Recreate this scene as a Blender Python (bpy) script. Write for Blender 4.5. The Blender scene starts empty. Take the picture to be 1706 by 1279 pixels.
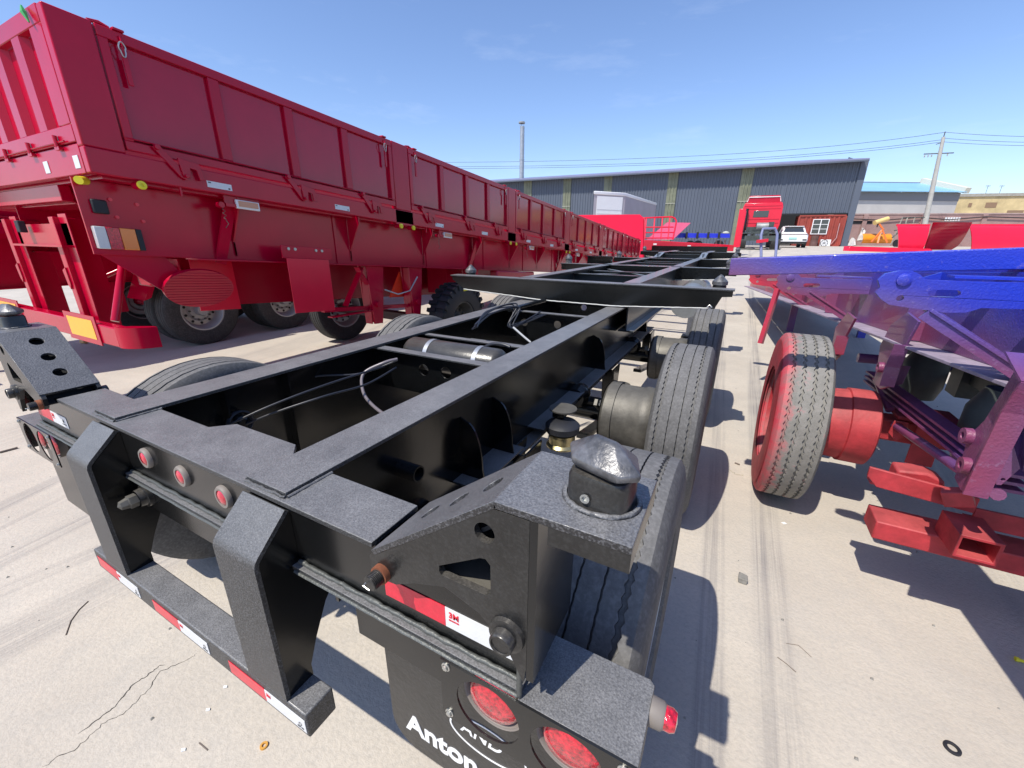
import bpy, math, random
from math import sin, cos, pi, radians, atan2, sqrt
from mathutils import Vector, Matrix
from mathutils.geometry import tessellate_polygon
random.seed(7)
S = bpy.context.scene
COL = S.collection

# ------------------------------------------------------------------ camera
F_PX, CX, CY = 684.93, 853.0, 639.5
YAW, PITCH, ROLL = radians(27.998), radians(19.259), radians(-0.459)
CAM = Vector((0, 0, 1.572))
fw0 = Vector((-sin(YAW), cos(YAW), 0)); rt0 = Vector((cos(YAW), sin(YAW), 0)); dn0 = Vector((0, 0, -1))
FW = fw0*cos(PITCH) + dn0*sin(PITCH); dn1 = dn0*cos(PITCH) - fw0*sin(PITCH)
RT = rt0*cos(ROLL) + dn1*sin(ROLL); DN = dn1*cos(ROLL) - rt0*sin(ROLL)
cd = bpy.data.cameras.new('camera'); cam = bpy.data.objects.new('camera', cd); COL.objects.link(cam)
cd.sensor_fit = 'HORIZONTAL'; cd.sensor_width = 36; cd.lens = F_PX/1706*36
cd.clip_start = 0.02; cd.clip_end = 3000
m = Matrix(((RT.x, -DN.x, -FW.x), (RT.y, -DN.y, -FW.y), (RT.z, -DN.z, -FW.z)))
cam.matrix_world = Matrix.Translation(CAM) @ m.to_4x4()
S.camera = cam

# ------------------------------------------------------------------ light
SUNV = Vector((-0.22, -0.60, 1.0)).normalized()      # towards the sun
W = bpy.data.worlds.new('World'); S.world = W; W.use_nodes = True
nt = W.node_tree; nt.nodes.clear()
out = nt.nodes.new('ShaderNodeOutputWorld'); bg = nt.nodes.new('ShaderNodeBackground')
sky = nt.nodes.new('ShaderNodeTexSky'); sky.sky_type = 'NISHITA'; sky.sun_disc = False
sky.sun_elevation = math.asin(SUNV.z); sky.sun_rotation = atan2(SUNV.x, SUNV.y)
sky.air_density = 1.0; sky.dust_density = 0.6; sky.ozone_density = 2.0; sky.altitude = 0
tc = nt.nodes.new('ShaderNodeTexCoord'); mp = nt.nodes.new('ShaderNodeMapping'); mp.inputs['Scale'].default_value = (1.2, 1.6, 5.5)
nz = nt.nodes.new('ShaderNodeTexNoise'); nz.inputs['Scale'].default_value = 2.6; nz.inputs['Detail'].default_value = 9; nz.inputs['Roughness'].default_value = .62
cr = nt.nodes.new('ShaderNodeValToRGB'); cr.color_ramp.elements[0].position = .56; cr.color_ramp.elements[1].position = .95
cr.color_ramp.elements[0].color = (0, 0, 0, 1); cr.color_ramp.elements[1].color = (.22, .22, .22, 1)
mx = nt.nodes.new('ShaderNodeMixRGB'); mx.inputs['Color2'].default_value = (7.5, 8.0, 8.8, 1)
nt.links.new(tc.outputs['Generated'], mp.inputs[0]); nt.links.new(mp.outputs[0], nz.inputs['Vector'])
nt.links.new(nz.outputs['Fac'], cr.inputs[0]); nt.links.new(cr.outputs[0], mx.inputs['Fac'])
gain = nt.nodes.new('ShaderNodeMixRGB'); gain.blend_type = 'MULTIPLY'; gain.inputs['Fac'].default_value = 1; gain.inputs['Color2'].default_value = (.98, 1.03, 1.20, 1)
nt.links.new(sky.outputs[0], gain.inputs['Color1']); nt.links.new(gain.outputs[0], mx.inputs['Color1']); nt.links.new(mx.outputs[0], bg.inputs[0]); nt.links.new(bg.outputs[0], out.inputs[0])
bg.inputs[1].default_value = 0.145
sd = bpy.data.lights.new('sun', 'SUN'); sd.energy = 4.6; sd.angle = radians(.53); sd.color = (1, .945, .84)
sun = bpy.data.objects.new('sun', sd); COL.objects.link(sun)
sun.rotation_euler = (-SUNV).to_track_quat('-Z', 'Y').to_euler()
S.view_settings.view_transform = 'Standard'; S.view_settings.look = 'None'; S.view_settings.gamma = 1
S.view_settings.use_curve_mapping = False; S.view_settings.exposure = 0.24
S.render.engine = 'CYCLES'; S.cycles.max_bounces = 6

# ------------------------------------------------------------------ locating helpers (reference pixel -> world plane)
def ray(u, v): return RT*((u-CX)/F_PX) + DN*((v-CY)/F_PX) + FW
def on(ax, u, v, val):
    r = ray(u, v); return CAM + r*((val-CAM[ax])/r[ax])
def far(u, v, d): return CAM + ray(u, v)*d

# ------------------------------------------------------------------ materials
MATS = {}
def nodes(name):
    M = bpy.data.materials.new(name); M.use_nodes = True; t = M.node_tree
    return M, t, t.nodes['Principled BSDF']
def N(t, kind, **kw):
    n = t.nodes.new(kind)
    for k, v in kw.items():
        if k in n.inputs: n.inputs[k].default_value = v
        else: setattr(n, k, v)
    return n
def ramp(t, src, p0, c0, p1, c1):
    r = t.nodes.new('ShaderNodeValToRGB'); e = r.color_ramp.elements
    e[0].position = p0; e[1].position = p1; e[0].color = (*c0, 1); e[1].color = (*c1, 1)
    t.links.new(src, r.inputs[0]); return r.outputs[0]
def mix(t, fac, a, b, mode='MIX'):
    n = t.nodes.new('ShaderNodeMixRGB'); n.blend_type = mode
    for i, x in enumerate((fac, a, b)):
        if hasattr(x, 'links') or hasattr(x, 'is_linked'): t.links.new(x, n.inputs[i])
        else: n.inputs[i].default_value = (*x, 1) if isinstance(x, tuple) else x
    return n.outputs[0]
def mat(name, col, rough=.5, metal=0, coat=0, bump=0, bscale=200, var=.0, vscale=3, dust_toplit=0, dust_toplit_col=(.35, .32, .28), spec=.5, speck=0, sscale=400, rvar=0):
    if name in MATS: return MATS[name]
    M, t, b = nodes(name); b.inputs['Roughness'].default_value = rough; b.inputs['Metallic'].default_value = metal
    b.inputs['Coat Weight'].default_value = coat; b.inputs['Coat Roughness'].default_value = .12; b.inputs['Specular IOR Level'].default_value = spec
    tcn = N(t, 'ShaderNodeTexCoord'); co = tcn.outputs['Object']; c = None
    base = tuple(col)
    if var:
        n1 = N(t, 'ShaderNodeTexNoise', Scale=vscale, Detail=8, Roughness=.65); t.links.new(co, n1.inputs['Vector'])
        c = ramp(t, n1.outputs['Fac'], .3, tuple(x*(1-var) for x in base), .72, tuple(min(1, x*(1+var)) for x in base))
        if rvar:
            mr = N(t, 'ShaderNodeMapRange'); mr.inputs['From Min'].default_value = .3; mr.inputs['From Max'].default_value = .7
            mr.inputs['To Min'].default_value = max(.03, rough-rvar); mr.inputs['To Max'].default_value = min(1, rough+rvar)
            t.links.new(n1.outputs['Fac'], mr.inputs['Value']); t.links.new(mr.outputs[0], b.inputs['Roughness'])
    if speck:
        n3 = N(t, 'ShaderNodeTexNoise', Scale=sscale, Detail=2, Roughness=.6); t.links.new(co, n3.inputs['Vector'])
        f = ramp(t, n3.outputs['Fac'], .46, (0, 0, 0), .68, (speck,)*3)
        c = mix(t, f, c if c else base, tuple(min(1, x*3.4+.055) for x in base))
    if dust_toplit:  # upward faces paler: dust, plus sunlit grey put into the black paint
        g = N(t, 'ShaderNodeNewGeometry'); sp = N(t, 'ShaderNodeSeparateXYZ'); t.links.new(g.outputs['Normal'], sp.inputs[0])
        n2 = N(t, 'ShaderNodeTexNoise', Scale=9, Detail=9, Roughness=.7); t.links.new(co, n2.inputs['Vector'])
        mm = N(t, 'ShaderNodeMath', operation='MULTIPLY'); mr2 = N(t, 'ShaderNodeMapRange'); mr2.inputs['From Min'].default_value = .1
        mr2.inputs['To Max'].default_value = dust_toplit; t.links.new(sp.outputs['Z'], mr2.inputs['Value'])
        t.links.new(mr2.outputs[0], mm.inputs[0]); t.links.new(ramp(t, n2.outputs['Fac'], .25, (.45,)*3, .75, (1,)*3), mm.inputs[1])
        fac = mm.outputs[0]
        if speck:
            n4 = N(t, 'ShaderNodeTexNoise', Scale=sscale*1.1, Detail=2, Roughness=.7); t.links.new(co, n4.inputs['Vector'])
            fac = mix(t, 1.0, fac, ramp(t, n4.outputs['Fac'], .38, (.62,)*3, .64, (1.18,)*3), 'MULTIPLY')
        c = mix(t, fac, c if c else base, dust_toplit_col)
    if c is not None: t.links.new(c, b.inputs['Base Color'])
    else: b.inputs['Base Color'].default_value = (*base, 1)
    if bump:
        nb = N(t, 'ShaderNodeTexNoise', Scale=bscale, Detail=3, Roughness=.6); t.links.new(co, nb.inputs['Vector'])
        bp = N(t, 'ShaderNodeBump', Strength=bump, Distance=.002); t.links.new(nb.outputs['Fac'], bp.inputs['Height']); t.links.new(bp.outputs[0], b.inputs['Normal'])
    MATS[name] = M; return M

BLACK = mat('black_hammered_paint', (.016, .017, .019), .42, coat=.06, bump=.7, bscale=230, speck=.8, sscale=300, dust_toplit=.66, dust_toplit_col=(.315, .31, .31), var=.25, vscale=5)  # flecked grey tops carry sun glints in the colour, besides dust
BLACK2 = mat('black_gloss_paint', (.004, .0045, .005), .20, coat=.15, bump=.10, bscale=22, var=.5, vscale=3, dust_toplit=.10, dust_toplit_col=(.2, .2, .2), spec=.4)
PLATE = mat('black_worn_plate', (.011, .011, .011), .30, coat=.1, bump=.35, bscale=80, speck=.12, sscale=190, dust_toplit=.25, var=.6, vscale=14)
WELD = mat('weld_bead', (.10, .105, .10), .45, metal=.4, bump=.9, bscale=180)
FARSTEEL = mat('black_far_steel', (.022, .026, .03), .34, coat=.3, dust_toplit=.55, dust_toplit_col=(.42, .43, .43), bump=.1, bscale=60, var=.3)
RED = mat('crimson_gloss_paint', (.45, .0, .026), .22, coat=.08, bump=.05, bscale=7, var=.12, vscale=2, spec=.35)
REDB = mat('bright_red_paint', (.70, .006, .035), .3, coat=.3, var=.08, vscale=2)
REDT = mat('red_panel_face', (.40, .0, .024), .10, coat=.30, bump=.25, bscale=3.2, var=.15, vscale=1.5, spec=.4)
RUB = mat('tyre_rubber', (.032, .032, .033), .72, bump=.5, bscale=90, var=.3, vscale=12, dust_toplit=.30, dust_toplit_col=(.24, .235, .23), speck=.2, sscale=60)
RUBD = mat('tyre_rubber_grey_worn', (.085, .083, .082), .78, bump=.5, bscale=120, var=.25, vscale=16, dust_toplit=.22, dust_toplit_col=(.36, .35, .34), speck=.15, sscale=90)
RUBK = mat('tyre_rubber_black', (.016, .017, .022), .6, bump=.4, bscale=60, var=.2, vscale=9)
SILV = mat('silver_rim_paint', (.40, .40, .41), .35, metal=.5, var=.1)
DRUM = mat('dull_iron', (.10, .095, .085), .55, metal=.35, bump=.5, bscale=90, var=.5, vscale=10, dust_toplit=.3, dust_toplit_col=(.3, .28, .24))
RUST = mat('rusty_iron', (.22, .07, .03), .8, bump=.5, bscale=90, var=.5, vscale=20)
BRASS = mat('brassy_zinc', (.45, .38, .2), .32, metal=.8, var=.2, vscale=9)
ZINC = mat('zinc_bolt', (.5, .5, .47), .35, metal=.8, bump=.2)
CHROMEP = mat('scraped_casting', (.13, .13, .135), .40, metal=.45, bump=.7, bscale=110, var=.75, vscale=30)
HOSE = mat('hose_black', (.02, .022, .03), .4)
WHITE = mat('white_print', (.78, .78, .78), .4)
TAPEW = mat('white_reflective_tape', (.66, .67, .68), .3, bump=.25, bscale=260, var=.05, vscale=30)
TAPER = mat('red_reflective_tape', (.62, .02, .045), .28, bump=.25, bscale=260, var=.15, vscale=40)
TAPEY = mat('orange_yellow_reflector', (.85, .42, .02), .3, var=.08, vscale=30)
INK = mat('dark_print', (.03, .03, .03), .5)
INKR = mat('red_print', (.6, .01, .03), .5)
LENSR = mat('red_lamp_lens', (.50, .008, .025), .10, coat=1, bump=1.0, bscale=150, var=.75, vscale=130)
LENSS = mat('small_red_lens', (.55, .02, .04), .1, coat=1, bump=.3, bscale=200, var=.3, vscale=60)
LENSW = mat('clear_lamp_lens', (.6, .6, .6), .15, coat=1, bump=1, bscale=120)
LENSO = mat('orange_lamp_lens', (.75, .2, .02), .2, coat=1, bump=.8, bscale=150)
RUBG = mat('grey_rubber_grommet', (.20, .175, .155), .6)
YEL = mat('yellow_cap', (.8, .7, .03), .4)
GREENR = mat('green_ribbon', (.03, .3, .08), .6)
BLUECABLE = mat('blue_paint_far', (.02, .03, .45), .35, coat=.4)
CONT = mat('container_red_brown', (.28, .045, .03), .6, var=.25, vscale=1)
STEELG = mat('warehouse_cladding', (.088, .105, .14), .55, var=.06, vscale=.4)
FASC = mat('warehouse_fascia', (.20, .205, .32), .45, var=.1, vscale=.5)
OLIVE = mat('translucent_panel', (.17, .18, .125), .4, var=.25, vscale=1.2)
GLASS = mat('dark_glass', (.03, .035, .04), .08, coat=1)
WPAINT = mat('white_paint', (.78, .78, .78), .35, coat=.3, var=.03)
TARP = mat('grey_tarpaulin', (.40, .37, .40), .6, var=.1, vscale=.6)
ORANGE = mat('orange_machine_paint', (.75, .26, .01), .4, var=.15)
CREAM = mat('cream_paint', (.72, .52, .2), .5, var=.1)
CONCP = mat('pole_concrete', (.42, .41, .38), .8, bump=.3, bscale=30, var=.12)
STUCCO = mat('pale_wall_render', (.48, .46, .44), .8, var=.08, vscale=.5)
ROOFB = mat('light_blue_roof', (.24, .47, .66), .4, var=.08, vscale=.4)
YWALL = mat('yellow_wall', (.60, .47, .25), .8, var=.4, vscale=.25)
GALV = mat('galvanised', (.45, .46, .47), .4, metal=.7, var=.15)
DARK = mat('dark_interior', (.012, .013, .016), .8)
STONE = mat('grey_stone', (.22, .21, .19), .9, bump=.6, bscale=60, var=.3, vscale=30)
FRAMEB = mat('frame_bluegrey', (.16, .18, .32), .5)
BLUEBR = mat('truck_underframe', (.05, .06, .055), .55, var=.5, vscale=4)

def overspray():          # red primer with blue sprayed over its upper parts, fading through purple
    M, t, b = nodes('blue_over_red_spray'); b.inputs['Roughness'].default_value = .42; b.inputs['Coat Weight'].default_value = .25
    co = N(t, 'ShaderNodeTexCoord').outputs['Object']; sp = N(t, 'ShaderNodeSeparateXYZ'); t.links.new(co, sp.inputs[0])
    n = N(t, 'ShaderNodeTexNoise', Scale=2.2, Detail=3); t.links.new(co, n.inputs['Vector'])
    z0_ = N(t, 'ShaderNodeMath', operation='MULTIPLY_ADD'); z0_.inputs[1].default_value = 2.2; z0_.inputs[2].default_value = -2.2*1.22; t.links.new(sp.outputs['Z'], z0_.inputs[0])
    z = N(t, 'ShaderNodeMath', operation='MAXIMUM'); z.inputs[1].default_value = -.14; t.links.new(z0_.outputs[0], z.inputs[0])
    x = N(t, 'ShaderNodeMath', operation='MULTIPLY_ADD'); x.inputs[1].default_value = .5; t.links.new(sp.outputs['X'], x.inputs[0]); t.links.new(z.outputs[0], x.inputs[2])
    a0_ = N(t, 'ShaderNodeMath', operation='MULTIPLY_ADD'); a0_.inputs[1].default_value = .6; t.links.new(n.outputs['Fac'], a0_.inputs[0]); t.links.new(x.outputs[0], a0_.inputs[2])
    a = N(t, 'ShaderNodeMath', operation='ADD'); a.inputs[1].default_value = .52; t.links.new(a0_.outputs[0], a.inputs[0])
    r = t.nodes.new('ShaderNodeValToRGB'); e = r.color_ramp.elements
    e[0].position = -.0; e[0].color = (.60, .03, .05, 1); e[1].position = 1; e[1].color = (.012, .035, .47, 1)
    for p, c in ((.20, (.25, .035, .075, 1)), (.42, (.16, .055, .15, 1)), (.66, (.085, .06, .28, 1)), (.82, (.028, .038, .40, 1))):
        q = e.new(p); q.color = c
    t.links.new(a.outputs[0], r.inputs[0])
    n2 = N(t, 'ShaderNodeTexNoise', Scale=30, Detail=6, Roughness=.7); t.links.new(co, n2.inputs['Vector'])
    c = mix(t, ramp(t, n2.outputs['Fac'], .6, (0, 0, 0), .75, (.5,)*3), r.outputs[0], (.30, .22, .36)); t.links.new(c, b.inputs['Base Color'])
    nb = N(t, 'ShaderNodeTexNoise', Scale=120, Detail=3); t.links.new(co, nb.inputs['Vector'])
    bp = N(t, 'ShaderNodeBump', Strength=.7, Distance=.003); t.links.new(nb.outputs['Fac'], bp.inputs['Height']); t.links.new(bp.outputs[0], b.inputs['Normal'])
    return M
SPRAY = overspray()
REDC = mat('sprayed_red_primer', (.38, .028, .036), .6, bump=.7, bscale=60, var=.35, vscale=9, dust_toplit=.22, dust_toplit_col=(.45, .25, .22))

def tread_red():          # worn grey tread dusted with red overspray on its outer side
    M, t, b = nodes('oversprayed_tread'); b.inputs['Roughness'].default_value = .8
    co = N(t, 'ShaderNodeTexCoord').outputs['Object']; sp = N(t, 'ShaderNodeSeparateXYZ'); t.links.new(co, sp.inputs[0])
    n = N(t, 'ShaderNodeTexNoise', Scale=14, Detail=8, Roughness=.7); t.links.new(co, n.inputs['Vector'])
    a = N(t, 'ShaderNodeMath', operation='MULTIPLY_ADD'); a.inputs[1].default_value = -5; a.inputs[2].default_value = -5.80; t.links.new(sp.outputs['X'], a.inputs[0])
    s = N(t, 'ShaderNodeMath', operation='ADD'); t.links.new(a.outputs[0], s.inputs[0]); t.links.new(n.outputs['Fac'], s.inputs[1])
    c = mix(t, ramp(t, s.outputs[0], .3, (0, 0, 0), .75, (1, 1, 1)), ramp(t, n.outputs['Fac'], .3, (.15, .145, .13), .75, (.27, .255, .235)), (.58, .045, .07))
    c = mix(t, ramp(t, n.outputs['Fac'], .60, (0, 0, 0), .70, (.55,)*3), c, (.45, .09, .12))
    t.links.new(c, b.inputs['Base Color'])
    nb = N(t, 'ShaderNodeTexNoise', Scale=150, Detail=3); t.links.new(co, nb.inputs['Vector'])
    bp = N(t, 'ShaderNodeBump', Strength=.6, Distance=.003); t.links.new(nb.outputs['Fac'], bp.inputs['Height']); t.links.new(bp.outputs[0], b.inputs['Normal'])
    return M
TREADR = tread_red()

def concrete():
    M, t, b = nodes('yard_concrete'); b.inputs['Roughness'].default_value = .85; b.inputs['Specular IOR Level'].default_value = .3
    co = N(t, 'ShaderNodeTexCoord').outputs['Object']
    n1 = N(t, 'ShaderNodeTexNoise', Scale=.9, Detail=10, Roughness=.65); n2 = N(t, 'ShaderNodeTexNoise', Scale=7, Detail=10, Roughness=.7); n3 = N(t, 'ShaderNodeTexNoise', Scale=60, Detail=4, Roughness=.7)
    for n in (n1, n2, n3): t.links.new(co, n.inputs['Vector'])
    c = ramp(t, n1.outputs['Fac'], .3, (.42, .375, .32), .7, (.555, .50, .425))
    c = mix(t, ramp(t, n2.outputs['Fac'], .45, (0, 0, 0), .78, (.55,)*3), c, (.40, .375, .34))
    c = mix(t, ramp(t, n3.outputs['Fac'], .36, (.35,)*3, .56, (0, 0, 0)), c, (.33, .31, .28))
    # tyre tracks: fine streaks stretched along their run, masked to lanes
    sp = N(t, 'ShaderNodeSeparateXYZ'); t.links.new(co, sp.inputs[0])
    def lane(ang, off, width, strength, wob):
        nonlocal c
        mpn = N(t, 'ShaderNodeMapping'); mpn.inputs['Rotation'].default_value = (0, 0, ang); t.links.new(co, mpn.inputs[0])
        s2 = N(t, 'ShaderNodeSeparateXYZ'); t.links.new(mpn.outputs[0], s2.inputs[0])
        wn = N(t, 'ShaderNodeTexNoise', Scale=.35, Detail=1); t.links.new(co, wn.inputs['Vector'])
        w1 = N(t, 'ShaderNodeMath', operation='MULTIPLY_ADD'); w1.inputs[1].default_value = wob; t.links.new(wn.outputs['Fac'], w1.inputs[0]); t.links.new(s2.outputs['X'], w1.inputs[2])
        d = N(t, 'ShaderNodeMath', operation='SUBTRACT'); d.inputs[1].default_value = off; t.links.new(w1.outputs[0], d.inputs[0])
        ab = N(t, 'ShaderNodeMath', operation='ABSOLUTE'); t.links.new(d.outputs[0], ab.inputs[0])
        msk = ramp(t, ab.outputs[0], width*.7, (1, 1, 1), width*1.15, (0, 0, 0))
        m2 = N(t, 'ShaderNodeMapping'); m2.inputs['Scale'].default_value = (34, .35, 1); t.links.new(mpn.outputs[0], m2.inputs[0])
        st = N(t, 'ShaderNodeTexNoise', Scale=1, Detail=5, Roughness=.7); t.links.new(m2.outputs[0], st.inputs['Vector'])
        pt = N(t, 'ShaderNodeTexNoise', Scale=1.3, Detail=3); t.links.new(co, pt.inputs['Vector'])
        f = mix(t, 1.0, msk, ramp(t, st.outputs['Fac'], .38, (0, 0, 0), .66, (strength,)*3), 'MULTIPLY')
        f = mix(t, 1.0, f, ramp(t, pt.outputs['Fac'], .35, (.35,)*3, .6, (1,)*3), 'MULTIPLY')
        c = mix(t, f, c, (.22, .205, .20))
    lane(radians(-2), .22, .055, .8, .05); lane(radians(0), .40, .075, 1.0, .04); lane(radians(-22), -3.28, .07, .8, .12); lane(radians(-20), -3.05, .05, .7, .12)
    lane(radians(-10), -2.95, .09, .8, .12); lane(radians(6), -2.35, .14, .8, .15); lane(radians(9), -2.75, .06, .6, .1); lane(radians(-14), -4.7, .3, .5, .3)
    lane(radians(4), 1.35, .10, .35, .2); lane(radians(-5), -7.6, .25, .5, .3); lane(radians(12), 2.6, .2, .4, .3)
    t.links.new(c, b.inputs['Base Color'])
    bp = N(t, 'ShaderNodeBump', Strength=.35, Distance=.01); t.links.new(n3.outputs['Fac'], bp.inputs['Height']); t.links.new(bp.outputs[0], b.inputs['Normal'])
    return M
CONC = concrete()

def brick_mat():
    M, t, b = nodes('far_brick_wall'); b.inputs['Roughness'].default_value = .9
    co = N(t, 'ShaderNodeTexCoord').outputs['Object']; sp = N(t, 'ShaderNodeSeparateXYZ'); t.links.new(co, sp.inputs[0])
    cb = N(t, 'ShaderNodeCombineXYZ'); t.links.new(sp.outputs['X'], cb.inputs[0]); t.links.new(sp.outputs['Z'], cb.inputs[1])
    br = N(t, 'ShaderNodeTexBrick', Scale=3.2); br.inputs['Color1'].default_value = (.33, .17, .15, 1); br.inputs['Color2'].default_value = (.27, .14, .13, 1); br.inputs['Mortar'].default_value = (.40, .34, .32, 1)
    t.links.new(cb.outputs[0], br.inputs['Vector']); n = N(t, 'ShaderNodeTexNoise', Scale=.8, Detail=6); t.links.new(co, n.inputs['Vector'])
    t.links.new(mix(t, .3, br.outputs[0], ramp(t, n.outputs['Fac'], .3, (.22, .13, .12), .7, (.45, .33, .3))), b.inputs['Base Color'])
    return M
BRICK = brick_mat()

# ------------------------------------------------------------------ mesh builder
ORG = {}
def tagp(o, label=None, cat=None, group=None, kind=None):
    for k, v in (('label', label), ('category', cat), ('group', group), ('kind', kind)):
        if v: o[k] = v
    return o
def empty(name, loc, label, cat, group=None):
    o = bpy.data.objects.new(name, None); COL.objects.link(o); o.location = loc; o.empty_display_size = .2
    ORG[o.name] = Vector(loc); return tagp(o, label, cat, group)
class MB:
    def __init__(s, xf=None): s.v = []; s.f = []; s.xf = xf
    def add(s, vs, fs):
        k = len(s.v); s.v += [Vector(p) for p in vs]; s.f += [tuple(k+i for i in f) for f in fs]; return s
    def box(s, x0, x1, y0, y1, z0, z1):
        return s.add([(x, y, z) for x in (x0, x1) for y in (y0, y1) for z in (z0, z1)],
                     [(0, 1, 3, 2), (4, 6, 7, 5), (0, 4, 5, 1), (2, 3, 7, 6), (0, 2, 6, 4), (1, 5, 7, 3)])
    def beam(s, p0, p1, w, h, up=(0, 0, 1), taper=1):
        p0, p1 = Vector(p0), Vector(p1); d = (p1-p0).normalized(); up = Vector(up); r = d.cross(up).normalized(); u = r.cross(d)
        vs = [p + r*a*w/2*t + u*b*h/2*t for p, t in ((p0, 1), (p1, taper)) for a, b in ((-1, -1), (1, -1), (1, 1), (-1, 1))]
        return s.add(vs, [(3, 2, 1, 0), (4, 5, 6, 7), (0, 1, 5, 4), (1, 2, 6, 5), (2, 3, 7, 6), (3, 0, 4, 7)])
    def prism(s, poly, ax, a, b, holes=()):
        # poly: list of 2D points in the plane of the other two axes (x,y,z order without ax)
        loops = [list(poly)] + [list(h) for h in holes]
        def P(q, t): l = [q[0], q[1]]; l.insert(ax, t); return Vector(l)
        tris = tessellate_polygon([[Vector((q[0], q[1], 0)) for q in l] for l in loops])
        flat = [q for l in loops for q in l]; n = len(flat); k = len(s.v)
        s.v += [P(q, a) for q in flat] + [P(q, b) for q in flat]
        if len(loops) == 1:
            s.f.append(tuple(range(k, k+n))); s.f.append(tuple(range(k+2*n-1, k+n-1, -1)))
        else:
            for t in tris: s.f.append(tuple(k+i for i in t)); s.f.append(tuple(k+n+i for i in reversed(t)))
        i0 = 0
        for l in loops:
            m_ = len(l)
            for i in range(m_): j = (i+1) % m_; s.f.append((k+i0+i, k+i0+j, k+n+i0+j, k+n+i0+i))
            i0 += m_
        return s
    def tube(s, pts, r, n=8, cap=True):
        pts = [Vector(p) for p in pts]; k = len(s.v); up = Vector((0, 0, 1)); last = None
        for i, p in enumerate(pts):
            d = (pts[min(i+1, len(pts)-1)] - pts[max(i-1, 0)]).normalized()
            a = d.cross(up if abs(d.z) < .95 else Vector((1, 0, 0))).normalized()
            if last is not None:
                a = (last - d*last.dot(d)).normalized()
            last = a; b = d.cross(a); rr = r[i] if isinstance(r, (list, tuple)) else r
            s.v += [p + (a*cos(2*pi*j/n)+b*sin(2*pi*j/n))*rr for j in range(n)]
        for i in range(len(pts)-1):
            for j in range(n): j2 = (j+1) % n; s.f.append((k+i*n+j, k+i*n+j2, k+(i+1)*n+j2, k+(i+1)*n+j))
        if cap: s.f.append(tuple(k+j for j in reversed(range(n)))); s.f.append(tuple(k+(len(pts)-1)*n+j for j in range(n)))
        return s
    def lathe(s, prof, c, ax=0, n=48, close=False, wob=None, a0=0, a1=2*pi):
        # prof: (axial, radius)
        c = Vector(c); k = len(s.v); full = abs(a1-a0-2*pi) < 1e-6; m_ = n if full else n+1; L = len(prof)
        e1, e2 = [(i) for i in range(3) if i != ax]
        for j in range(m_):
            a = a0+(a1-a0)*j/n
            for i, (t, r) in enumerate(prof):
                p = Vector((0, 0, 0)); tt = t + (wob[i]*(1 if j % 2 else -1) if wob else 0)
                p[ax] = tt; p[e1] = r*cos(a); p[e2] = r*sin(a); s.v.append(c+p)
        for j in range(n):
            j2 = (j+1) % m_
            for i in range(L if close else L-1):
                i2 = (i+1) % L; s.f.append((k+j*L+i, k+j*L+i2, k+j2*L+i2, k+j2*L+i))
        return s
    def build(s, name, M, parent=None, smooth=None, bevel=0, seg=2, label=None):
        me = bpy.data.meshes.new(name); o0 = ORG.get(parent.name, Vector((0, 0, 0))) if parent else Vector((0, 0, 0))
        vs = s.v if not s.xf else [s.xf(p) for p in s.v]
        me.from_pydata([p-o0 for p in vs], [], s.f); me.validate(); me.update()
        import bmesh
        bm = bmesh.new(); bm.from_mesh(me); bmesh.ops.recalc_face_normals(bm, faces=bm.faces); bm.to_mesh(me); bm.free()
        me.materials.append(M)
        if smooth: me.polygons.foreach_set('use_smooth', [True]*len(me.polygons)); me.set_sharp_from_angle(angle=radians(smooth))
        o = bpy.data.objects.new(name, me); COL.objects.link(o)
        if parent: o.parent = parent
        ORG[o.name] = o0
        if bevel:
            b = o.modifiers.new('bevel', 'BEVEL'); b.width = bevel; b.segments = seg; b.limit_method = 'ANGLE'; b.angle_limit = radians(40)
            if not smooth: me.polygons.foreach_set('use_smooth', [True]*len(me.polygons)); me.set_sharp_from_angle(angle=radians(60))
        if label: o['label'] = label
        return o
def rootmesh(mb, name, M, loc, label, cat, group=None, **kw):
    ORG['__tmp'] = Vector(loc)
    class T: name = '__tmp'
    me_parent = T()
    s = mb; o = None
    vs = [ (p if not s.xf else s.xf(p)) - Vector(loc) for p in s.v]
    t = MB(); t.v = vs; t.f = s.f
    o = t.build(name, M, None, **kw); o.location = loc; ORG[o.name] = Vector(loc)
    return tagp(o, label, cat, group)
def dup(o, parent=None, loc=None, delta=None):
    c = o.copy(); COL.objects.link(c); c.parent = parent if parent else o.parent
    if loc is not None: c.location = loc
    if delta is not None: c.location = Vector(o.location)+Vector(delta)
    ORG[c.name] = ORG.get(o.name, Vector((0, 0, 0)))
    for ch in list(o.children): dup(ch, c)
    return c
def struct(o): o['kind'] = 'structure'; return o
def circ(cx, cy, r, n=24, ry=None): ry = ry or r; return [(cx+r*cos(2*pi*i/n), cy+ry*sin(2*pi*i/n)) for i in range(n)]
def text(name, body, size, M, parent, origin, xdir, ydir, bold=0, depth=.0006, shear=0):
    cu = bpy.data.curves.new('t', 'FONT'); cu.body = body; cu.size = size; cu.offset = bold; cu.extrude = depth; cu.shear = shear
    o = bpy.data.objects.new('t', cu); dg = bpy.context.evaluated_depsgraph_get(); COL.objects.link(o); dg.update()
    me = bpy.data.meshes.new_from_object(o.evaluated_get(bpy.context.evaluated_depsgraph_get())); bpy.data.objects.remove(o)
    X = Vector(xdir).normalized(); Y = Vector(ydir).normalized(); Z = X.cross(Y); o0 = ORG.get(parent.name, Vector())
    for v in me.vertices: v.co = Vector(origin)-o0 + X*v.co.x + Y*v.co.y + Z*v.co.z
    me.materials.clear(); me.materials.append(M); r = bpy.data.objects.new(name, me); COL.objects.link(r); r.parent = parent; ORG[r.name] = o0; return r
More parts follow.
